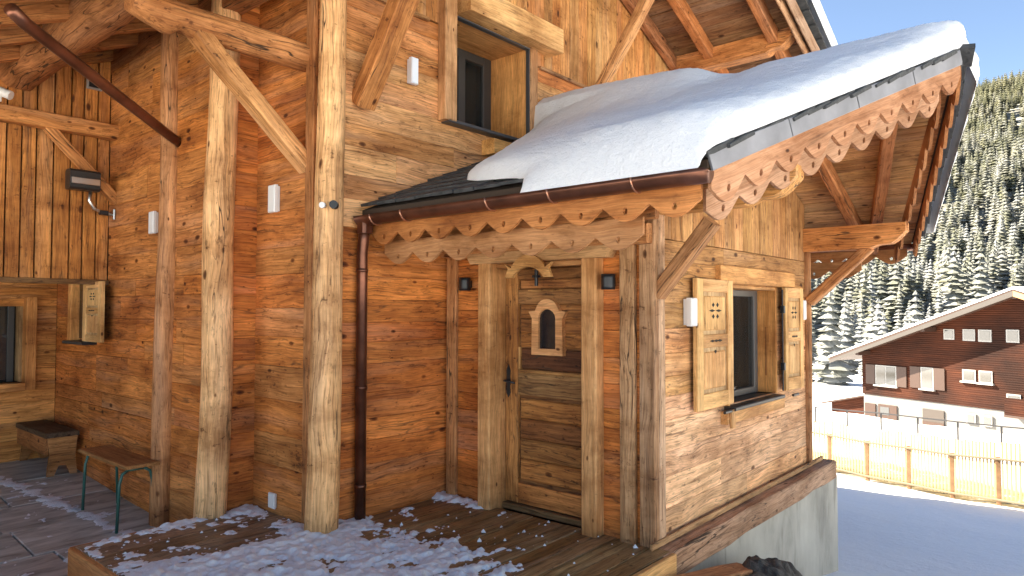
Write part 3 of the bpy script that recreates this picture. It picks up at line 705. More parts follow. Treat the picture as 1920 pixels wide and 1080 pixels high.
for lo, hi in (((x0, D-.03, z0), (x0+.05, D+.03, z1-.031)), ((x1-.09, D-.03, z0), (x1-.002, D+.03, z1-.031)), ((x0+.051, D-.03, z1-.09), (x1-.091, D+.03, z1-.031)), ((x0+.051, D-.03, z0), (x1-.091, D+.03, z0+.06))): box(gw, 'casement', lo, hi, simple('taupe_frame', (.11, .10, .09), .5))
box(gw, 'pane', (x0+.051, D-.004, z0+.061), (x1-.091, D+.004, z1-.091), GLASS)
curtain(gw, x0+.10, x0+.74, D+.10, z0, z1, simple('brown_curtain', (.55, .40, .24), .9, var=.3, vscale=8), .03); box(gw, 'dark_interior', (x0-.1, D+.45, z0-.1), (x1+.1, D+.48, z1+.1), DARK)
box(gw, 'slot_shade_strip', (x1-.004, .085, z0+.16), (x1-.0005, .10, z0+.62), WOODN, (.32, .16, .06))  # dark strip coloured in for the shade of a slot in the reveal
shutter(gw, (.89, -.032, 1.355), (1, 0, 0), (0, -1, 0), .66, 1.0)
sh2 = shutter(gw, (2.635, -.055, 1.34), (.995, -.06, 0), (-.06, -.995, 0), .43, .98)
for zz in (1.08, 1.62): box(gw, 'hinge', (x1+.025, -.075, zz-.035), (x1+.06, -.034, zz+.035), BLACK)
box(gw, 'hinge_rod', (x1+.034, -.06, z0+.02), (x1+.046, -.046, z1-.02), BLACK)
for xx, zz in ((1.13, .80), (2.72, .79)): box(gw, 'shutter_catch', (xx-.11, -.085, zz-.012), (xx+.04, -.062, zz+.012), BLACK)
# the door
dr = empty('door', (.1, 1, 0)); put(dr, Matrix.Translation(V((.1, 1, 0))), ch)
XD = .13
box(dr, 'jamb', (-.105, 1.43, -.03), (.16, 1.565, 1.99), WOODN, (.60, .395, .19), ch=.012); box(dr, 'jamb', (-.105, .397, -.03), (.16, .53, 1.99), WOODN, (.60, .40, .20), ch=.012)
extrude(dr, 'lintel', [(-.665, .0), (.665, .0), (.72, .085), (-.72, .085)], [], (.0, .98, 1.992), (0, -1, 0), (0, 0, 1), .11, WOODN, (.52, .38, .21))
box(dr, 'head', (-.02, .53, 1.95), (.16, 1.43, 1.99), WOODN, (.42, .26, .12))
OD = (XD, 1.43, 0); du = (0, -1, 0); dn = (-1, 0, 0)
def dpart(nm, s0, s1, t0, t1, th, col, along='u', ch_=.006): return board(dr, nm, [(s0, t0), (s1, t0), (s1, t1), (s0, t1)], OD, du, Z_, dn, th, WOODR, (col[0]*1.12, col[1]*.95, col[2]*.8), along, ch_)
dc = [(.27, .15, .06), (.25, .135, .055), (.22, .11, .04)]
dpart('door_leaf', .005, .895, .04, 1.945, .012, (.20, .10, .04)); DT = .042
dpart('stile', .005, .14, .04, 1.945, DT, (.42, .22, .08), 'v'); dpart('stile', .79, .895, .04, 1.945, DT, (.38, .20, .07), 'v')
for a, b3, c in ((.04, .20, (.46, .21, .07)), (.92, 1.10, (.30, .19, .09)), (1.66, 1.78, (.30, .165, .07)), (1.86, 1.945, (.27, .14, .055))): dpart('rail', .142, .788, a, b3, DT-.002, c)
for k in range(4): dpart('panel_board', .16, .775, .235+k*.165, .395+k*.165, .034, ((.42, .20, .065), (.34, .18, .065), (.25, .115, .042), (.42, .21, .07))[k], ch_=.012)
dpart('dark_panel', .16, .775, 1.13, 1.30, .022, (.13, .055, .025), ch_=.01); dpart('panel_trim', .142, .788, 1.10, 1.125, .046, (.45, .27, .11)); dpart('panel_trim', .142, .165, 1.127, 1.31, .045, (.45, .27, .11), 'v')
for k in range(3): dpart('panel_board', .16, .775, 1.312+k*.115, 1.425+k*.115, .026, ((.40, .19, .06), (.34, .16, .055), (.32, .15, .05))[k])
dpart('panel_board', .16, .775, 1.785, 1.855, .03, (.40, .2, .08)); dpart('panel_trim', .25, .60, 1.76, 1.778, .048, (.48, .29, .12))
# arched peephole window in the door
out = [(-.155, 0), (.155, 0), (.15, .29), (.185, .345), (.12, .35)]
for q in range(9):
    a = math.pi*(.12+.76*q/8); out.append((.105*math.cos(a)*1.0, .36+.085*math.sin(a)))
out += [(-.12, .35), (-.185, .345), (-.15, .29)]
hole = [(-.085, .05), (.085, .05), (.085, .29)]+[(.085*math.cos(math.pi*q/8), .29+.075*math.sin(math.pi*q/8)) for q in range(1, 8)]+[(-.085, .29)]
extrude(dr, 'window_frame', out, [hole], (XD-.012, .97, 1.255), (0, -1, 0), (0, 0, 1), .055, WOODN, (.60, .38, .19))
box(dr, 'window_pane', (XD-.045, .87, 1.28), (XD-.03, 1.07, 1.64), DGLASS)
# handle with long plate, threshold
hd = empty('door_handle', (.07, 1.385, 1.02)); put(hd, Matrix.Translation(V((.07, 1.385, 1.02))), dr)
extrude(hd, 'handle_plate', [(0, -.13), (.022, -.09), (.016, -.03), (.024, 0), (.016, .04), (.022, .09), (0, .14), (-.022, .09), (-.016, .04), (-.024, 0), (-.016, -.03), (-.022, -.09)], [], (XD-.043, 1.385, 1.02), (0, -1, 0), (0, 0, 1), .006, BLACK)
tube(hd, 'lever', [(XD-.05, 1.385, 1.03), (XD-.10, 1.385, 1.03), (XD-.105, 1.36, 1.03), (XD-.105, 1.27, 1.02)], .009, BLACK, 8)
box(dr, 'threshold', (.06, .53, -.02), (.128, 1.43, .03), WOODR, (.22, .12, .05))
# carved scroll over the door, with its little hanging figure
sc = tag(empty('scroll_plaque', (-.13, 1.0, 1.98)), 'small carved pale wooden scroll over the front door', 'plaque'); 
out = []
for q in range(13):
    a = math.pi*(.15+.70*q/12); out.append((.19*math.cos(a), -.10+.185*math.sin(a)))
inn = []
for q in range(13):
    a = math.pi*(.85-.70*q/12); inn.append((.175*math.cos(a), -.16+.15*math.sin(a)))
out = out+[(-.235, .02), (-.20, -.02), (-.23, -.09)]+inn+[(.23, -.09), (.20, -.02), (.235, .02)]
extrude(sc, 'scroll', out, [], (-.113, 1.0, 1.955), (0, -1, 0), (0, 0, 1), .03, WOODN, (.66, .47, .22))
box(sc, 'hanging_figure', (-.06, .975, 1.80), (-.03, 1.0, 1.93), BLACK, ch=.008); box(sc, 'hanging_figure', (-.06, .955, 1.865), (-.031, 1.02, 1.885), BLACK)

# porch roof ------------------------------------------------------------
pr = empty('porch_roof', (XP, 0, 3)); put(pr, Matrix.Translation(V((XP, 0, 3))), ch)
PB = [(.58, .31, .13), (.52, .27, .11), (.62, .34, .15)]
slope_boards(pr, -1, 0, W-.01, XE+.02, XP, lambda x: zt(x)-.10, PB, yf=lambda x: yv(x)+.03)
slope_boards(pr, 1, 0, W-.01, XP, 2*XP-XE-.02, lambda x: zt(x)-.10, PB, yf=lambda x: yv(x)+.03)
for xa, xb in ((XE, XP), (XP, 2*XP-XE)):
    vs_ = []
    for x in (xa, xb):
        for yy in (yv(x), W-.005):
            for dz in (-.078, -.03): vs_.append((x, yy, zt(x)+dz))
    mesh_obj('roof_deck', vs_, [(0, 1, 3, 2), (4, 6, 7, 5), (0, 4, 5, 1), (2, 3, 7, 6), (1, 5, 7, 3), (0, 2, 6, 4)], CORE, pr)
# rafters
for yy in (1.7, 1.05, .4, -.42):
    for s in (-1, 1):
        beam(pr, 'rafter', (XP+s*.06, yy, zt(XP-.06)-.185), (XP+s*2.45, yy, zt(XP-2.45)-.185), .10, .13, WOODP, (.42, .21, .09))
for s in (-1, 1):
    P = [V((XP+s*d, yv(XP-d)+.42, zt(XP-d)-.185)) for d in (.06, 2.45)]
    beam(pr, 'rafter', P[0], P[1], .10, .13, WOODP, (.40, .2, .09))
purlin(ch, XP, .1, -1.22, 3.02, 3.28, .17, (.60, .38, .15)); purlin(ch, .06, .1, -.98, 2.28, 2.50, .15, (.60, .37, .14)); purlin(ch, LX-.02, .1, -.95, 2.22, 2.46, .16, (.54, .28, .105))
beam(ch, 'brace', (.06, -.01, 1.72), (.06, -.42, 2.20), .10, .11, WOODP, (.40, .255, .14), up=(1, 0, 0)); beam(ch, 'brace', (LX-.02, -.04, 1.70), (LX-.02, -.62, 2.24), .10, .11, WOODP, (.50, .27, .11), up=(1, 0, 0))
beam(ch, 'wall_plate', (-.06, W-.02, 2.14), (-.06, -.02, 2.14), .10, .14, WOODP, (.42, .23, .10))
# carved fascias along the eave and up both rakes
FC = (.48, .235, .085); FC2 = (.42, .25, .125); FR = (.45, .28, .175)
scallop(pr, 'carved_fascia', (XE+.07, W-.06, 2.275), (XE+.07, yv(XE)+.06, 2.275), 0, .075, .085, .315, .022, (-1, 0, 0), WOODN, FC)
scallop(pr, 'carved_fascia', (XE+.20, W-.06, 2.155), (XE+.20, -.36, 2.155), 0, .10, .085, .315, .022, (-1, 0, 0), WOODN, FC2)
beam(pr, 'eave_board', (XE+.24, W-.05, 2.20), (XE+.24, -.42, 2.20), .05, .12, WOODP, (.36, .19, .08))
scallop(pr, 'carved_fascia', (2*XP-XE-.07, W-.06, 2.275), (2*XP-XE-.07, yv(XE)+.06, 2.275), 0, .075, .085, .315, .022, (1, 0, 0), WOODN, FC2)
scallop(pr, 'carved_fascia', (2*XP-XE-.20, W-.06, 2.155), (2*XP-XE-.20, -.36, 2.155), 0, .10, .085, .315, .022, (1, 0, 0), WOODN, FC2)
for s in (-1, 1):
    E = V((XP+s*(XP-XE-.03), yv(XE)+.012, zt(XE)-.085)); P = V((XP+s*.01, yv(XP)+.015, zt(XP)-.085))
    scallop(pr, 'carved_bargeboard', E, P, 0, .10, .10, .29, .024, (0, -1, 0), WOODN, FR if s < 0 else (.42, .23, .11))
    E2 = E+V((-s*.22, .13, -.055)); P2 = P+V((s*.02, .13, -.135))
    scallop(pr, 'carved_bargeboard', E2, P2, 0, .12, .09, .30, .022, (0, -1, 0), WOODN, (.44, .31, .22) if s < 0 else (.36, .2, .1))
    # metal verge strip (four lengths) and slate edges over it
    for k in range(4):
        a, b3 = k/4, (k+1)/4-.004
        A = V((XP+s*(XP-XE), yv(XE)-.012, zt(XE)-.040)); B = V((XP, yv(XP)-.012, zt(XP)-.040))
        beam(pr, 'verge_strip', A.lerp(B, a), A.lerp(B, b3), .014, .105, LEAD if s < 0 else SLATE, up=(0, 0, 1), ch=.003, j=.001, seg=1)
    for k in range(19):
        a = k/19; oy = .085 if s < 0 else .0; A = V((XP+s*(XP-XE), yv(XE)+oy, zt(XE)+.0)); B = V((XP, yv(XP)+oy, zt(XP)+.0))
        p, q = A.lerp(B, a), A.lerp(B, min(1, a+.075)); o = uni(-.022, .012)
        beam(pr, 'slate', p+V((0, o, 0)), q+V((0, o, .018 if s < 0 else .04)), (.20 if s < 0 else .17), .016+uni(0, .014)+(.02 if s > 0 else 0), SLATE, up=(-s*-SP, 0, 1), ch=.002, j=.003, seg=1)
# slates on the bare corner against the wall
nr = 9
for i in range(nr):
    xa = XE-.02+i*.175; yy = W-.01-(.12 if i % 2 else 0)
    lim = float(np.interp(xa, [-.95, -.7, .3, .95, 1.3], [.15, .7, 1.25, 1.65, 1.9]))
    first = True
    while yy > lim:
        wd = uni(.18, .28)
        if first: wd = min(wd, .2); yy = W-.01; first = False
        A = V((xa+uni(-.012, .012), yy-wd/2, zt(xa)+.012)); B = V((xa+.26, yy-wd/2, zt(xa+.26)-.012+.006))
        beam(pr, 'slate', A, B, wd-.006, .016+uni(0, .01), SLATE, up=(-SP, 0, 1), ch=.002, j=.003, seg=1); yy -= wd
# gutter (half round), brackets, downpipe
def gutter(x, y0, y1, z, r):
    vs_ = []; fs = []; n = 10; k = 14
    for i in range(k+1):
        yy = y0+(y1-y0)*i/k
        for rr in (r, r-.006):
            for q in range(n+1):
                a = math.pi*q/n; vs_.append((rr*math.cos(a+math.pi), yy-y0, rr*math.sin(a+math.pi)*1.0))
    m_ = 2*(n+1)
    for i in range(k):
        for q in range(n):
            a = i*m_+q; fs.append((a, a+1, a+1+m_, a+m_)); b_ = a+n+1; fs.append((b_, b_+m_, b_+1+m_, b_+1))
        for e0, e1 in ((0, n+1), (n, 2*n+1)): fs.append((i*m_+e0, (i+1)*m_+e0, (i+1)*m_+e1, i*m_+e1))
    for i in (0, k): fs.append(tuple(i*m_+q for q in range(n+1)))
    return mesh_obj('gutter', vs_, fs, COPPER, pr, Matrix.Translation(V((x, y0, z))), smooth=True)
GXX = XE-.035
gutter(GXX, W-.03, yv(XE)-.02, 2.33, .07); gutter(2*XP-GXX, W-.03, yv(XE)-.02, 2.33, .07)
for yy in (1.80, 1.45, .62, .12, -.45):
    tube(pr, 'gutter_bracket', [(GXX+.074*math.cos(math.pi+math.pi*q/8), yy, 2.33+.074*math.sin(math.pi+math.pi*q/8)) for q in range(9)], .006, CLIP, 6)
box(ch, 'hopper', (GXX-.05, W-.14, 2.20), (GXX+.05, W-.035, 2.33), COPPER, ch=.02)
tube(ch, 'downpipe', [(GXX, W-.085, 2.24), (GXX, W-.07, 2.15), (GXX, W-.055, 2.05), (GXX, W-.055, .0)], .042, COPPER, 14)
for zz in (1.9, 1.0, .25): tube(ch, 'pipe_clamp', [(GXX, W-.055, zz), (GXX, W-.055, zz+.03)], .047, COPPER, 14)

# snow blanket on the porch roof ----------------------------------------
def fb(x, y, z=0): return noise.noise(V((x, y, z)))
def yback(x):
    return float(np.interp(x, [-1.0, -.93, -.78, -.66, -.3, .27, .65, 1.0, 1.2, 5], [.34, .38, .92, 1.16, 1.30, 1.62, 1.78, 1.93, 2.02, 2.025])) + (.03*fb(x*7, 3) if x < 1.1 else 0)
def thick(x, y):
    T = .20+.035*fb(x*.9, y*.9, 1)+.02*fb(x*2.2, y*2.2, 5)
    T += .16*math.exp(-((x-1.55)/.65)**2)*(1/(1+math.exp(-(y-.30)/.10))) - .05*math.exp(-((y-.02)/.22)**2-((x-1.6)/.6)**2)
    T += .05*math.exp(-((x-XP)/.5)**2)
    return T
na, nb = 170, 140; xs_ = np.linspace(XE-.10, 2*XP-XE+.03, na); vs_ = []; 
def zsm(x):   # rounded ridge
    return zt(XP)-SP*(math.sqrt((x-XP)**2+.35**2)-.10)
for x in xs_:
    yf, yb = yv(x)-.035-((.17)*min(1, max(0, (x-XP)/.4)))+.018*fb(x*6, 9)+.016*fb(x*19, 4), yback(x)
    for j in range(nb):
        b_ = j/(nb-1); b_ = b_*b_*(3-2*b_)*.5+b_*.5
        yy = yf+(yb-yf)*b_
        base = zt(x)+.03-.085*(1-min(1, max(0, (x-xs_[0])/.16)))**2; T = thick(x, yy)
        de = min(x-xs_[0], xs_[-1]-x); dv = yy-yf; dbk = (yb-yy) if x < 1.15 else 9
        def pf(d, R, lo): return 1 if d >= R else lo+(1-lo)*math.sqrt(max(0, 1-(1-d/R)**2))
        k = pf(de, .20, .16)*pf(dv, .28, .42)*pf(dbk, .24, .12)*(.55+.45*min(1, max(0, dbk/.9)))
        top = base + T*k
        top = min(top, zsm(x)+T*.9+.1) if abs(x-XP) < .6 else top
        bulge = .03*math.sin(min(1, dv/.28)*math.pi)
        vs_.append((x, yy, top + .007*fb(x*9, yy*9)+.006*fb(x*21, yy*21, 3)))
top_n = len(vs_); fs = [(i*nb+j, (i+1)*nb+j, (i+1)*nb+j+1, i*nb+j+1) for i in range(na-1) for j in range(nb-1)]
ring = [i*nb for i in range(na)]+[(na-1)*nb+j for j in range(1, nb)]+[i*nb+nb-1 for i in range(na-2, -1, -1)]+[j for j in range(nb-2, 0, -1)]
for i_ in ring:
    x, yy, z = vs_[i_]; vs_.append((min(max(x, XE-.10), 2*XP-XE+.02), max(yy, yv(x)-.01-((.17)*min(1, max(0, (x-XP)/.4)))), zt(x)+.03-.09*(1-min(1, max(0, (x-xs_[0])/.16)))**2))
K = len(ring)
for q in range(K):
    a, b_ = ring[q], ring[(q+1) % K]; fs.append((a, top_n+q, top_n+(q+1) % K, b_))
tag(mesh_obj('roof_snow', vs_, fs, SNOW, smooth=True), 'thick smooth blanket of snow lying on the porch roof', 'snow')
# snow on the main roof's right edge
vs_ = []; fs = []
nx, nyy = 30, 26
for i in range(nx):
    x = 1.9+(5.25-1.9)*i/(nx-1)
    for j in range(nyy):
        yy = .13+5.0*(j/(nyy-1))**2; de = 5.25-x; dv = yy-.13
        k = (math.sqrt(max(0, 1-(1-min(1, de/.3))**2))*.7+.3)*(math.sqrt(max(0, 1-(1-min(1, dv/.3))**2))*.6+.4)
        vs_.append((x, yy, mroof(x)+.07+.46*k+.02*fb(x*2, yy*2)))
fs = [(i*nyy+j, (i+1)*nyy+j, (i+1)*nyy+j+1, i*nyy+j+1) for i in range(nx-1) for j in range(nyy-1)]
ring = [i*nyy for i in range(nx)]+[(nx-1)*nyy+j for j in range(1, nyy)]; tn = len(vs_)
for i_ in ring: vs_.append((vs_[i_][0], vs_[i_][1], mroof(vs_[i_][0])+.06))
for q in range(len(ring)-1): fs.append((ring[q], tn+q, tn+q+1, ring[q+1]))
tag(mesh_obj('roof_snow', vs_, fs, SNOW, smooth=True), 'snow layer on the edge of the main roof, above the porch', 'snow')

# ------------------------------------------------------------------ fittings on the walls
def lamp(c, n, w_, h_, d, label, mat=WHITE, name='wall_lamp'):
    n = V(n); ex = V(Z_).cross(n)
    e = tag(empty(name, c), label, 'lamp', 'wall lamps'); put(e, frame(ex, n, c))
    O = V(c)
    board(e, 'back_plate', [(-w_*.42, -h_*.46), (w_*.42, -h_*.46), (w_*.42, h_*.46), (-w_*.42, h_*.46)], O, ex, Z_, n, d*.4, mat, ch=.002)
    board(e, 'cover', [(-w_/2, -h_/2), (w_/2, -h_/2), (w_/2, h_/2), (-w_/2, h_/2)], O+n*d*.4, ex, Z_, n, d*.6, mat, ch=.008)
    return e
lamp((XB1-.005, 4.10, 2.39), (-1, 0, 0), .10, .20, .05, 'white wall lamp beside the thin pole on the yard wall')
lamp((XB2-.005, 2.67, 2.50), (-1, 0, 0), .10, .22, .055, 'white wall lamp between the two thick log posts')
lamp((-.45, W-.005, 3.61), (0, -1, 0), .075, .22, .07, 'slim white wall lamp left of the upstairs window', simple('pale_diffuser', (.80, .84, .9), .3))
lamp((.50, -.006, 1.60), (0, -1, 0), .10, .21, .07, 'white wall lamp left of the porch shutters')
lamp((3.06, -.006, 1.615), (0, -1, 0), .08, .20, .05, 'small white wall lamp by the porch corner, right of the shutters')
def sconce(c, label):
    e = tag(empty('sconce', c), label, 'lamp', 'black door lights'); c = V(c)
    log(e, 'lamp_shade', [c+V((-.075, 0, -.055)), c+V((-.075, 0, .055))], .05, BLACK, seg=16, wob=0)
    box(e, 'bracket', c+V((-.03, -.02, -.03)), c+V((.0, .02, .03)), BLACK)
sconce((0, 1.74, 1.83), 'black cylinder lamp on the wall left of the front door'); sconce((0, .31, 1.815), 'black cylinder lamp on the wall right of the front door')
e = tag(empty('security_camera', (-1.32, 1.86, 2.37)), 'small black and white dome camera on the thick log post', 'camera')
log(e, 'dome', [(-1.30, 1.86, 2.37), (-1.345, 1.815, 2.37)], .030, BLACK, seg=14, wob=0); log(e, 'base_ring', [(-1.36, 1.92, 2.37), (-1.38, 1.905, 2.37)], .022, WHITE, seg=14, wob=0)
lamp((XB2-.005, 2.66, .10), (-1, 0, 0), .09, .12, .03, 'white socket box low on the wall between the log posts', name='socket_box'); 
bpy.data.objects['socket_box']['category'] = 'socket'; del bpy.data.objects['socket_box']['group']
# patio heater
e = tag(empty('patio_heater', (-1.93, 5.05, 2.85)), 'black box heater on a silver arm before the upright boards', 'heater')
box(e, 'housing', (-2.06, 4.98, 2.75), (-1.80, 5.12, 2.94), simple('heater_black', (.02, .02, .02), .35), ch=.02)
box(e, 'reflector', (-2.05, 4.965, 2.80), (-1.81, 4.979, 2.86), STEEL)
tube(e, 'arm', [(-1.86, 5.06, 2.76), (-1.87, 5.06, 2.66), (-1.83, 5.06, 2.59), (-1.75, 5.07, 2.56), (-1.64, 5.08, 2.545)], .016, STEEL, 8)
box(e, 'joint', (-1.78, 5.05, 2.535), (-1.70, 5.09, 2.58), BLACK); box(e, 'wall_plate', (-1.655, 5.05, 2.50), (-1.635, 5.11, 2.60), STEEL)
e = tag(empty('spotlight', (-2.58, 5.0, 3.52)), 'white spotlight at the far left under the eave', 'lamp')
log(e, 'lamp_body', [(-2.62, 5.0, 3.54), (-2.545, 4.94, 3.50)], .04, WHITE, seg=12, wob=0); box(e, 'mount', (-2.64, 4.99, 3.45), (-2.60, 5.03, 3.56), WHITE)
# benches
bn = tag(empty('bench', (-1.8, 6.3, fz(6.3))), 'dark wooden settle bench with plank ends in the corner under the overhang', 'bench')
za = fz(6.2)
board(bn, 'seat', [(0, 0), (1.22, 0), (1.22, .30), (0, .30)], (-1.70, 5.74, za+.40), (0, 1, 0), (-1, 0, 0), (0, 0, 1), .05, WOOD, (.10, .06, .035), ch=.008)
box(bn, 'front_board', (-1.985, 5.82, za+.22), (-1.955, 6.9, za+.398), WOOD, (.30, .15, .06))
for yy in (5.84, 6.78): extrude(bn, 'end_panel', [(0, 0), (.06, 0), (.10, .10), (.17, .10), (.21, 0), (.27, 0), (.25, .20), (.27, .397), (0, .397), (.02, .2)], [], (-1.965, yy, za), (1, 0, 0), (0, 0, 1), .04, WOOD, (.36, .20, .08))
bs = tag(empty('school_bench', (-1.86, 4.2, fz(4.2))), 'low bench with an orange wood top and bent green metal legs', 'bench')
board(bs, 'seat', [(0, 0), (1.10, 0), (1.10, .27), (0, .27)], (-1.735, 3.69, fz(4.2)+.52), (0, 1, 0), (-1, 0, 0), (0, 0, 1), .028, WOODN, (.36, .17, .06), ch=.006)
for yy in (3.83, 4.62):
    for sx in (-1, 1):
        xx = -1.87+sx*.10; zb = fz(yy)
        tube(bs, 'leg', [(xx+sx*.045, yy, zb), (xx+sx*.03, yy, zb+.40), (xx+sx*.01, yy, zb+.48), (xx-sx*.04, yy, zb+.512)], .013, GREENM, 8)
    tube(bs, 'cross_tube', [(-1.95, yy, fz(yy)+.508), (-1.79, yy, fz(yy)+.508)], .011, GREENM, 8)

# ------------------------------------------------------------------ snow trodden on the deck and yard
def patches(name, x0, x1, y0, y1, zf, cover, step, hmax, label, fr=5.0):
    nx, nyy = int((x1-x0)/step), int((y1-y0)/step); H = {}
    idx = {}; vs_ = []; fs = []
    for i in range(nx+1):
        for j in range(nyy+1):
            x, yy = x0+i*step, y0+j*step
            h = cover(x, yy) + .9*fb(x*fr*.8, yy*fr*1.5, 2)+.5*fb(x*fr*2.7, yy*fr*2.7, 4)+.52*fb(x*fr*5.5, yy*fr*6.5, 6)
            H[i, j] = h
    def vid(i, j):
        if (i, j) not in idx:
            x, yy = x0+i*step, y0+j*step; h = H[i, j]
            z = zf(x, yy) + (hmax*(1-math.exp(-h*1.4))*(1+.5*fb(x*19, yy*19, 8)) if h > 0 else -.012)
            idx[i, j] = len(vs_); vs_.append((x+.4*step*fb(x*31, yy*31, 1), yy+.4*step*fb(x*31, yy*31, 3), z))
        return idx[i, j]
    for i in range(nx):
        for j in range(nyy):
            if max(H[i, j], H[i+1, j], H[i, j+1], H[i+1, j+1]) > 0: fs.append((vid(i, j), vid(i+1, j), vid(i+1, j+1), vid(i, j+1)))
    return tag(mesh_obj(name, vs_, fs, SNOW, smooth=True), label, 'snow', kind='stuff')
def cov_deck(x, y):
    c = -.70
    c += 1.15/(1+math.exp((x+.86+.12*(y-1)-.10*fb(x*2, y*2))/.10))*(1 if y > .1 else .6)
    c -= 1.0/(1+math.exp((y-.42)/.10))*(1 if x > -1.0 else max(0, 1-(-1.0-x)*1.6))
    c += 1.25*math.exp(-((x+.06)/.10)**2)*(1/(1+math.exp(-(y-1.42)/.05)))          # drift by the door's left post
    c += .95*math.exp(-((y-1.98)/.12)**2)*(1 if x < -.9 else .35)
    c += .5*math.exp(-((x-.0)/.05)**2-((y-.35)/.2)**2)
    return c
patches('deck_snow', -3.6, .0, -.12, 2.04, lambda x, y: -.004, cov_deck, .013, .042, 'trampled patchy snow on the wet brown deck')
def cov_slab(x, y):
    return -.42 + .9*math.exp(-((y-2.92)/.10)**2)*(1 if x > -2.2 else .4) + .75*math.exp(-((x+1.38)/.10)**2) + .55*math.exp(-((x+2.45)/.2)**2-((y-2.2)/.45)**2) + .35*math.exp(-((y-2.12)/.1)**2)
patches('platform_snow', -2.58, -1.30, 2.06, 2.97, lambda x, y: -.003, cov_slab, .014, .028, 'thin snow crust scattered over the pale wooden platform')
def cov_yard(x, y):
    return -.95+ .8*math.exp(-((x+2.9)/.45)**2)*(1 if y < 3.2 else .0)+1.0*math.exp(-((y-2.6)/.45)**2)*(1 if x < -2.62 else 0)
patches('yard_snow', -4.2, -2.64, 1.2, 4.4, lambda x, y: fz(y)+.008, cov_yard, .022, .03, 'loose snow left on the grey stone paving')
def cov_line(x, y):
    return -.55+1.0*math.exp(-((x-(-1.93-.145*(y-3.65)))/.09)**2)+.25*math.exp(-((x+2.6)/.3)**2-((y-3.4)/.4)**2)
patches('yard_frost', -2.8, -1.75, 3.1, 6.2, lambda x, y: fz(y)+.006, cov_line, .022, .012, 'thin line of frozen snow across the grey paving')
# crumbs of snow
vs_ = []; fs = []
for k in range(170):
    if k < 110: x, y = uni(-2.4, -.05), uni(-.05, 1.98); z = 0
    elif k < 145: x, y = uni(-2.5, -1.4), uni(2.1, 2.9); z = 0
    else: x, y = uni(-3.4, -2.7), uni(2.0, 3.9); z = fz(y)+.006
    r = uni(.004, .014)*(1.6 if rnd() < .07 else 1); b0 = len(vs_)
    for dx, dy, dz in ((1, 0, 0), (-1, 0, 0), (0, 1, 0), (0, -1, 0), (0, 0, 1)):
        vs_.append((x+dx*r*uni(.7, 1.3), y+dy*r*uni(.7, 1.3), z+max(-.2, dz)*r*uni(.7, 1.2)))
    fs += [(b0, b0+2, b0+4), (b0+2, b0+1, b0+4), (b0+1, b0+3, b0+4), (b0+3, b0, b0+4)]
tag(mesh_obj('snow_crumbs', vs_, fs, SNOW), 'crumbs of snow scattered over deck and platform', 'snow', kind='stuff')
# heap of dark wet soil and planks below the deck edge
vs_ = []; n = 44
for i in range(n):
    for j in range(n):
        a, b_ = i/(n-1)*2-1, j/(n-1)*2-1
        x, y = .98+a*1.0, -.46+b_*.34; h = max(0, 1-(a*a+b_*b_))
        vs_.append((x, y, gz(x, y)-.05+h*(.50-.14*a)+.10*fb(x*3, y*3)*h**.5+.055*fb(x*8, y*8)*h**.5+.03*fb(x*19, y*19)*h**.5))
fs = [(i*n+j, (i+1)*n+j, (i+1)*n+j+1, i*n+j+1) for i in range(n-1) for j in range(n-1)]
tag(mesh_obj('soil_heap', vs_, fs, SOIL), 'heap of dark wet soil against the concrete foundation', 'soil', kind='stuff')
for k, (A, B, c, lb) in enumerate((((-.25, -.33, -.10), (.75, -.36, -.27), (.48, .28, .14), 'weathered plank lying beside the deck edge, nearest the foundation'), ((-.3, -.56, -.16), (.45, -.62, -.24), (.40, .20, .10), 'weathered reddish plank lying beside the deck, farther from the wall'))):
    tag(beam(None, 'plank', A, B, .2, .04, WOODP, c), lb, 'plank', 'planks beside the deck')

# ------------------------------------------------------------------ fence on the slope
fn = tag(empty('fence', (15.5, 1.2, -2.9)), 'brown post and rail fence with thin pale slats on the snow slope', 'fence')
def fx(y): return 14.45+ (y+1.0)*.535
FW = simple('fence_wood', (.20, .11, .055), .7, var=.3, vscale=4); SW = simple('slat_wood', (.50, .40, .22), .7, var=.15, vscale=3); RAILM = simple('rail_wood', (.10, .08, .05), .7)
def fpz(y): return gz(fx(y), y)
py = [-4.8, -3.73, -2.66, -1.59, -.52, .44, 1.46, 2.57, 3.70, 4.8, 5.9]
for yy in py:
    z = fpz(yy); box(fn, 'post', (fx(yy)-.045, yy-.045, z-.2), (fx(yy)+.045, yy+.045, z+1.09), FW)
for a, b_ in zip(py, py[1:]):
    for dz, h in ((1.05, .055), (.14, .05)):
        beam(fn, 'rail', (fx(a)-.07, a, fpz(a)+dz), (fx(b_)-.07, b_, fpz(b_)+dz), .045, h, RAILM, j=.002, seg=1)
    n = 12
    for k in range(1, n+1):
        yy = a+(b_-a)*(k/(n+1)); z = fpz(yy); h = 1.42+uni(-.03, .03)
        box(fn, 'slat', (fx(yy)-.015, yy-.022, z+.10), (fx(yy)+.01, yy+.022, z+h), SW, ch=.003)
# metal handrail farther down the slope
gr_ = tag(empty('handrail', (36, 5, -4.7)), 'thin grey metal handrail along the snow bank before the dark chalet', 'railing')
RM = simple('grey_rail', (.03, .03, .033), .5, .5); ry = [-4+1.75*k for k in range(10)]
def rx(y): return 33.8+.24*(y+1)
for yy in ry:
    z = gz(rx(yy), yy)+.12; box(gr_, 'post', (rx(yy)-.04, yy-.04, z-.4), (rx(yy)+.04, yy+.04, z+.75), RM)
for a, b_ in zip(ry, ry[1:]): beam(gr_, 'rail', (rx(a), a, gz(rx(a), a)+.87), (rx(b_), b_, gz(rx(b_), b_)+.87), .06, .06, RM, j=0, seg=1)

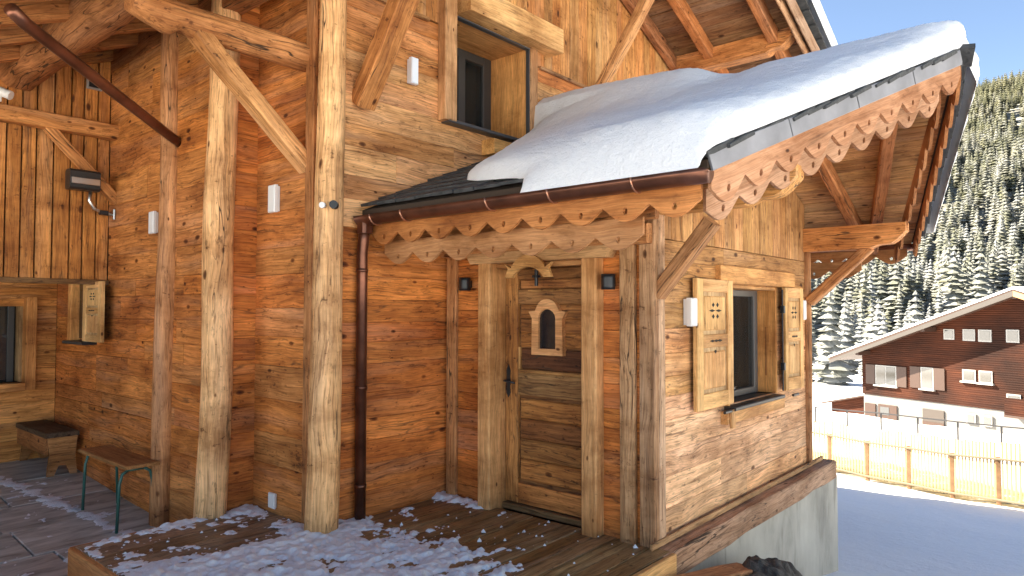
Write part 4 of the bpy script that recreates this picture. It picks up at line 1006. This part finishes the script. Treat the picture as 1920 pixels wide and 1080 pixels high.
# ------------------------------------------------------------------ distant dark chalet
CH0 = V((44.75, 9.60, 0)); tx = V((-.3924, -.9198, 0)); ty = V((.9198, -.3924, 0))
MC = Matrix((tx, ty, V((0, 0, 1)))).transposed().to_4x4(); MC.translation = CH0
dc_ = empty('distant_chalet', CH0); put(dc_, MC)
tag(dc_, 'big dark brown chalet with white ground floor and a low snowy gable roof', 'house')
m, t, b = newmat('dark_cladding'); tc = t.nodes.new('ShaderNodeTexCoord'); L = t.links.new
mp = t.nodes.new('ShaderNodeMapping'); mp.inputs['Scale'].default_value = (.35, .35, 4.5); L(tc.outputs['Object'], mp.inputs[0])
n1 = N(t, 'ShaderNodeTexNoise', Scale=1.5, Detail=6, Roughness=.7); L(mp.outputs[0], n1.inputs['Vector'])
n2 = N(t, 'ShaderNodeTexNoise', Scale=.28, Detail=4); L(tc.outputs['Object'], n2.inputs['Vector'])
r1 = ramp(t, [(.3, (.014, .004, .002)), (.6, (.030, .0095, .0045)), (.8, (.062, .021, .008))]); L(n1.outputs[0], r1.inputs[0])
r2 = ramp(t, [(.4, (.6, .55, .55)), (.65, (2.0, 1.7, 1.4))]); L(n2.outputs[0], r2.inputs[0])
L(mixc(t, r1.outputs[0], r2.outputs[0], 1, 'MULTIPLY'), b.inputs['Base Color']); b.inputs['Roughness'].default_value = .8; b.inputs['Specular IOR Level'].default_value = .15
wv_ = N(t, 'ShaderNodeTexWave', Scale=2.6); wv_.bands_direction = 'Z'; L(tc.outputs['Object'], wv_.inputs['Vector'])
bp_ = N(t, 'ShaderNodeBump', Strength=.5, Distance=.03); L(wv_.outputs[0], bp_.inputs['Height']); L(bp_.outputs[0], b.inputs['Normal'])
CLAD = m
RENDER = simple('white_render', (.15, .147, .142), .9, var=.08, vscale=1.2); WF = simple('white_window_frame', (.28, .275, .265), .5)
SHUT = simple('brown_shutter', (.04, .017, .010), .6); FASC = simple('light_fascia', (.45, .22, .09), .6)
def lbox(nm, lo, hi, mat, par=None):
    """box in the chalet's local axes"""
    x0, y0, z0 = lo; x1, y1, z1 = hi; c = V(((x0+x1)/2, (y0+y1)/2, (z0+z1)/2)); hx, hy, hz_ = (x1-x0)/2, (y1-y0)/2, (z1-z0)/2
    vs_ = [(sx*hx, sy*hy, sz*hz_) for sx in (-1, 1) for sy in (-1, 1) for sz in (-1, 1)]
    fs = [(0, 1, 3, 2), (4, 6, 7, 5), (0, 4, 5, 1), (2, 3, 7, 6), (1, 5, 7, 3), (0, 2, 6, 4)]
    return mesh_obj(nm, vs_, fs, mat, par or dc_, MC @ Matrix.Translation(c))
RX, RZ, RS = 9.7, 2.62, .378
def lpoly(nm, pts, y0, y1, mat, par=None):
    k = len(pts); vs_ = [(p[0], y0, p[1]) for p in pts]+[(p[0], y1, p[1]) for p in pts]
    fs = [tuple(range(k)), tuple(reversed(range(k, 2*k)))]+[(i, k+i, k+(i+1) % k, (i+1) % k) for i in range(k)]
    return mesh_obj(nm, vs_, fs, mat, par or dc_, MC)
lbox('ground_floor', (0.05, .06, -8), (19.35, 13, -3.84), RENDER)
lpoly('wall', [(0, -3.82), (8.5, -3.82), (8.5, -4.02), (19.4, -4.02), (19.4, RZ-RS*9.7-.1), (RX, RZ-.1), (0, RZ-RS*9.7-.1)], 0, 13.05, CLAD)
rf = lpoly('roof', [(-1.5, RZ-RS*11.2-.14), (RX, RZ-.14), (20.9, RZ-RS*11.2-.14), (20.9, RZ-RS*11.2+.08), (RX, RZ+.08), (-1.5, RZ-RS*11.2+.08)], -1.2, 14.2, SHUT)
lpoly('snow_cover', [(-1.55, RZ-RS*11.25+.09), (RX, RZ+.09), (20.95, RZ-RS*11.25+.09), (20.95, RZ-RS*11.25+.20), (RX, RZ+.22), (-1.55, RZ-RS*11.25+.20)], -1.22, 14.25, SNOW, rf)
lpoly('bargeboard', [(-1.5, RZ-RS*11.2-.30), (RX, RZ-.30), (RX, RZ-.02), (-1.5, RZ-RS*11.2-.10)], -1.26, -1.215, simple('grey_fascia', (.05, .042, .037), .6), rf); lpoly('bargeboard', [(RX+.01, RZ-.30), (20.9, RZ-RS*11.2-.30), (20.9, RZ-RS*11.2-.02), (RX+.01, RZ-.02)], -1.26, -1.215, FASC, rf)
for s in (.5, 4.8, 14.6, 18.9, 9.7): lbox('purlin', (s-.11, -1.15, RZ-RS*abs(s-RX)-.42), (s+.11, .05, RZ-RS*abs(s-RX)-.16), SHUT)
lbox('gutter', (-1.62, -1.2, RZ-RS*11.2-.10), (-1.51, 14.2, RZ-RS*11.2+.02), RAILM)
def cwin(s0, s1, z0, z1, bars=1, shut='', sill=True):
    f = lbox('window', (s0, -.05, z0), (s1, .02, z1), WF)
    n = bars+1; wd = (s1-s0-.07)/n
    for k in range(n): lbox('pane', (s0+.07+k*wd, -.065, z0+.07), (s0+k*wd+wd, -.052, z1-.07), simple_pane[k % 2], f)
    if sill: lbox('sill', (s0-.08, -.16, z0-.09), (s1+.08, .0, z0-.002), WF, f)
    for c in shut:
        a, b2_ = ((s0-.66, s0-.03) if c == 'l' else (s1+.03, s1+.66)); lbox('shutter', (a, -.07, z0), (b2_, -.01, z1), SHUT)
simple_pane = [simple('curtained_pane', (.07, .07, .07), .08, spec=.9), simple('reflecting_pane', (.03, .034, .038), .06, spec=.9)]
cwin(.96, 2.38, -3.14, -1.9, 1, 'lr'); cwin(3.93, 4.70, -3.08, -1.81, 0, 'lr'); cwin(6.36, 7.08, -2.40, -1.75, 0); cwin(7.25, 7.96, -2.42, -1.75, 0)
cwin(5.34, 5.94, -.10, .50, 0, sill=False); cwin(6.42, 7.08, -.13, .52, 0, sill=False); cwin(7.26, 7.95, -.15, .52, 0, sill=False); cwin(8.69, 9.33, -.13, .56, 0, sill=False); cwin(9.6, 10.3, -.13, .56, 0, sill=False)
cwin(8.65, 9.35, -3.5, -2.88, 0, sill=False); cwin(11.5, 12.9, -3.2, -1.9, 1, 'lr'); cwin(14.5, 15.9, -3.2, -1.9, 1, 'lr')
for s0, s1, z0, z1 in ((6.52, 7.03, -4.76, -4.2), (7.38, 7.9, -4.78, -4.2)): cwin(s0, s1, z0, z1, 0, sill=False)
lbox('door', (.17, -.02, -6.4), (.91, .08, -4.40), SHUT)
lbox('garage_door', (1.10, -.02, -6.4), (2.35, .08, -4.36), SHUT); lbox('door_pane', (1.25, -.035, -5.0), (1.85, -.021, -4.5), simple_pane[1])
lbox('garage_door', (3.99, -.02, -6.6), (5.26, .08, -4.28), simple('dark_opening', (.05, .04, .035), .8)); lbox('door_rail', (3.99, -.04, -5.35), (5.26, -.021, -5.0), SHUT)
lbox('balcony_rail', (9.0, -.9, -3.9), (19, -.82, -3.0), CLAD); lbox('balcony_floor', (9.0, -.95, -4.02), (19, -.02, -3.9), SHUT)
# small shed left of it
sh_ = empty('shed', CH0); MS = MC; put(sh_, MC); tag(sh_, 'small brown shed with a snowy roof left of the dark chalet', 'shed')
lpoly('wall', [(-3.0, -7), (-.3, -7), (-.3, -4.05), (-3.0, -4.75)], .8, 3.5, CLAD, sh_); lpoly('roof', [(-3.5, -4.93), (-.12, -4.04), (-.12, -3.94), (-3.5, -4.83)], .4, 3.8, SHUT, sh_); lpoly('snow_cover', [(-3.52, -4.825), (-.1, -3.935), (-.1, -3.7), (-3.52, -4.6)], .38, 3.82, SNOW, sh_)

# unseen house added behind the porch to throw shade on the snow slope
nb_ = tag(empty('shade_house', (11, 9, -2)), 'unseen timber house added behind the porch to shade the snow slope', 'house')
box(nb_, 'wall', (5.2, 5.2, -4), (11.6, 13.5, 3.4), CLAD, ch=.01)
mesh_obj('roof', [(4.9, 4.6, 3.35), (11.9, 4.6, 3.35), (11.9, 9.35, 5.6), (4.9, 9.35, 5.6), (11.9, 14.1, 3.35), (4.9, 14.1, 3.35)], [(0, 1, 2, 3), (3, 2, 4, 5), (0, 3, 5), (1, 4, 2), (0, 5, 4, 1)], SHUT, nb_)
for k in range(4): box(nb_, 'window', (5.8+k*1.45, 5.15, .2), (6.6+k*1.45, 5.21, 1.5), WF); 

# ------------------------------------------------------------------ forest
m, t, b = newmat('snowy_needles'); L = t.links.new
tc = t.nodes.new('ShaderNodeTexCoord'); ge = t.nodes.new('ShaderNodeNewGeometry'); oi = t.nodes.new('ShaderNodeObjectInfo')
n1 = N(t, 'ShaderNodeTexNoise', Scale=.16, Detail=6, Roughness=.6); L(ge.outputs['Position'], n1.inputs['Vector'])
n2 = N(t, 'ShaderNodeTexNoise', Scale=.035, Detail=4); L(ge.outputs['Position'], n2.inputs['Vector'])
se = t.nodes.new('ShaderNodeSeparateXYZ'); L(ge.outputs['True Normal'], se.inputs[0]); se2 = t.nodes.new('ShaderNodeSeparateXYZ'); L(ge.outputs['Position'], se2.inputs[0])
low = math_(t, 'MULTIPLY', math_(t, 'MINIMUM', se2.outputs[2], 260.0), -.0009)
f = math_(t, 'ADD', math_(t, 'ADD', math_(t, 'MULTIPLY', n1.outputs[0], .9), math_(t, 'MULTIPLY', n2.outputs[0], .55)), low)
fr_ = ramp(t, [(.53, (.06, .06, .06)), (.84, (.8, .8, .8))]); L(f, fr_.inputs[0])
gc = ramp(t, [(.35, (.11, .12, .078)), (.5, (.17, .172, .10)), (.68, (.22, .205, .12))]); L(n2.outputs[0], gc.inputs[0])
L(mixc(t, gc.outputs[0], (.37, .39, .42), fr_.outputs[0]), b.inputs['Base Color']); b.inputs['Roughness'].default_value = .85; b.inputs['Specular IOR Level'].default_value = .1
tr_ = t.nodes.new('ShaderNodeBsdfTranslucent'); mx_ = t.nodes.new('ShaderNodeMixShader'); mx_.inputs[0].default_value = .35
L(b.inputs['Base Color'].links[0].from_socket, tr_.inputs[0]); L(b.outputs[0], mx_.inputs[1]); L(tr_.outputs[0], mx_.inputs[2]); L(mx_.outputs[0], t.nodes['Material Output'].inputs[0])
NEED = m; BARK = simple('bark', (.07, .05, .035), .9)
def tree_mesh(seed, layers, nbr):
    rg = random.Random(seed); H = 1.0; R = rg.uniform(.14, .19); vs_ = []; fs = []; mi = []
    k = 5
    for z, r in ((-.04, .016), (.9, .003)):
        for q in range(k): vs_.append((r*math.cos(q*2*math.pi/k), r*math.sin(q*2*math.pi/k), z))
    for q in range(k): fs.append((q, (q+1) % k, k+(q+1) % k, k+q)); mi.append(1)
    for l in range(layers):
        a = l/layers; z = .06+.93*a; r = R*(1-a)**.85*rg.uniform(.85, 1.12)+.006; ph = rg.uniform(0, 6)
        for q in range(nbr):
            an = ph+2*math.pi*(q+rg.uniform(-.25, .25))/nbr; rr = r*rg.uniform(.75, 1.2); w2 = .55*rr*rg.uniform(.8, 1.3)
            c, s = math.cos(an), math.sin(an); b0 = len(vs_); dz = rr*rg.uniform(.35, .75)
            vs_ += [(0, 0, z+.035), (c*rr*.62-s*w2, s*rr*.62+c*w2, z-dz*.72), (c*rr, s*rr, z-dz*.8), (c*rr*.62+s*w2, s*rr*.62-c*w2, z-dz*.72), (c*rr*.55, s*rr*.55, z-dz*.25)]
            fs += [(b0, b0+1, b0+4), (b0+1, b0+2, b0+4), (b0+2, b0+3, b0+4), (b0+3, b0, b0+4)]; mi += [0]*4
    return vs_, fs, mi
variants = [tree_mesh(s, 15, 8) for s in range(6)]; lows = [tree_mesh(40+s, 10, 6) for s in range(4)]
meshes = []
for vs_, fs, mi in variants:
    me = bpy.data.meshes.new('conifer'); me.from_pydata(vs_, [], fs); me.materials.append(NEED); me.materials.append(BARK)
    me.polygons.foreach_set('material_index', mi); me.update(); meshes.append(me)
cand = []
def in_clear(d, az): return clearing(d, az)
rgt = random.Random(3)
for k in range(9000):
    az = math.radians(rgt.uniform(-4, 23)); d = math.sqrt(rgt.uniform(185**2, 1120**2))
    clump = noise.noise(V((d*.02, az*40, 5)))
    if clump < -.45 or in_clear(d, az): continue
    p = hillpt(d, az); h = rgt.choice((rgt.uniform(8, 13), rgt.uniform(13, 21)))*(1+.25*clump)
    cand.append((d, az, p, h))
for k in range(80):                                     # trees on the valley floor left of the dark chalet
    az = math.radians(rgt.uniform(4, 22)); d = rgt.uniform(85, 175)
    x, y = CAM.x+d*math.cos(az), CAM.y+d*math.sin(az); cand.append((d, az, V((x, y, min(gz(x, y), -6.3))), rgt.uniform(6, 12)))
vis = lambda az: math.radians(9) < az < math.radians(17.6) or az < math.radians(17.6)
fc = [c for c in cand if math.radians(3.0) < c[1] < math.radians(17.3)]
fc.sort(key=lambda c: -c[3]/c[0]); near = fc[:300]; nid = set(id(c) for c in near)
for i, (d, az, p, h) in enumerate(near):
    o = bpy.data.objects.new('conifer', meshes[i % 6]); COL.objects.link(o)
    s = h*rgt.uniform(.9, 1.1); put(o, Matrix.Translation(p) @ Matrix.Rotation(rgt.uniform(0, 6.28), 4, 'Z') @ Matrix.Diagonal((s*1.25, s*1.25, h, 1)))
    if d < 180: tag(o, 'frosted conifer on the valley floor beside the dark chalet', 'tree', 'frosted conifers on the valley floor')
    else: tag(o, 'snow dusted conifer on the lower mountainside behind the dark chalet', 'tree', 'snow dusted conifers on the mountainside')
AV, AF, AM = [], [], []; off = 0
lv = [(np.array(v), np.array([f for f, q in zip(fs, mi) if q == 0])) for v, fs, mi in lows]
for c in cand:
    if id(c) in nid: continue
    d, az, p, h = c; v, fa = lv[rgt.randrange(4)]; a = rgt.uniform(0, 6.28); ca, sa = math.cos(a), math.sin(a); s = h*1.25
    AV.append(np.stack([(v[:, 0]*ca-v[:, 1]*sa)*s+p.x, (v[:, 0]*sa+v[:, 1]*ca)*s+p.y, v[:, 2]*h+p.z], 1)); AF.append(fa+off); off += len(v)
AV = np.concatenate(AV); AF = np.concatenate(AF)
me = bpy.data.meshes.new('far_forest'); me.vertices.add(len(AV)); me.vertices.foreach_set('co', AV.ravel().astype(np.float32))
me.loops.add(AF.size); me.loops.foreach_set('vertex_index', AF.ravel().astype(np.int32)); me.polygons.add(len(AF))
me.polygons.foreach_set('loop_start', np.arange(0, AF.size, 3, dtype=np.int32)); me.polygons.foreach_set('loop_total', np.full(len(AF), 3, dtype=np.int32))
me.materials.append(NEED); me.update(calc_edges=True); me.validate()
o = bpy.data.objects.new('far_forest', me); COL.objects.link(o); tag(o, 'dense conifer forest covering the mountainside up to the skyline', 'forest', kind='stuff')
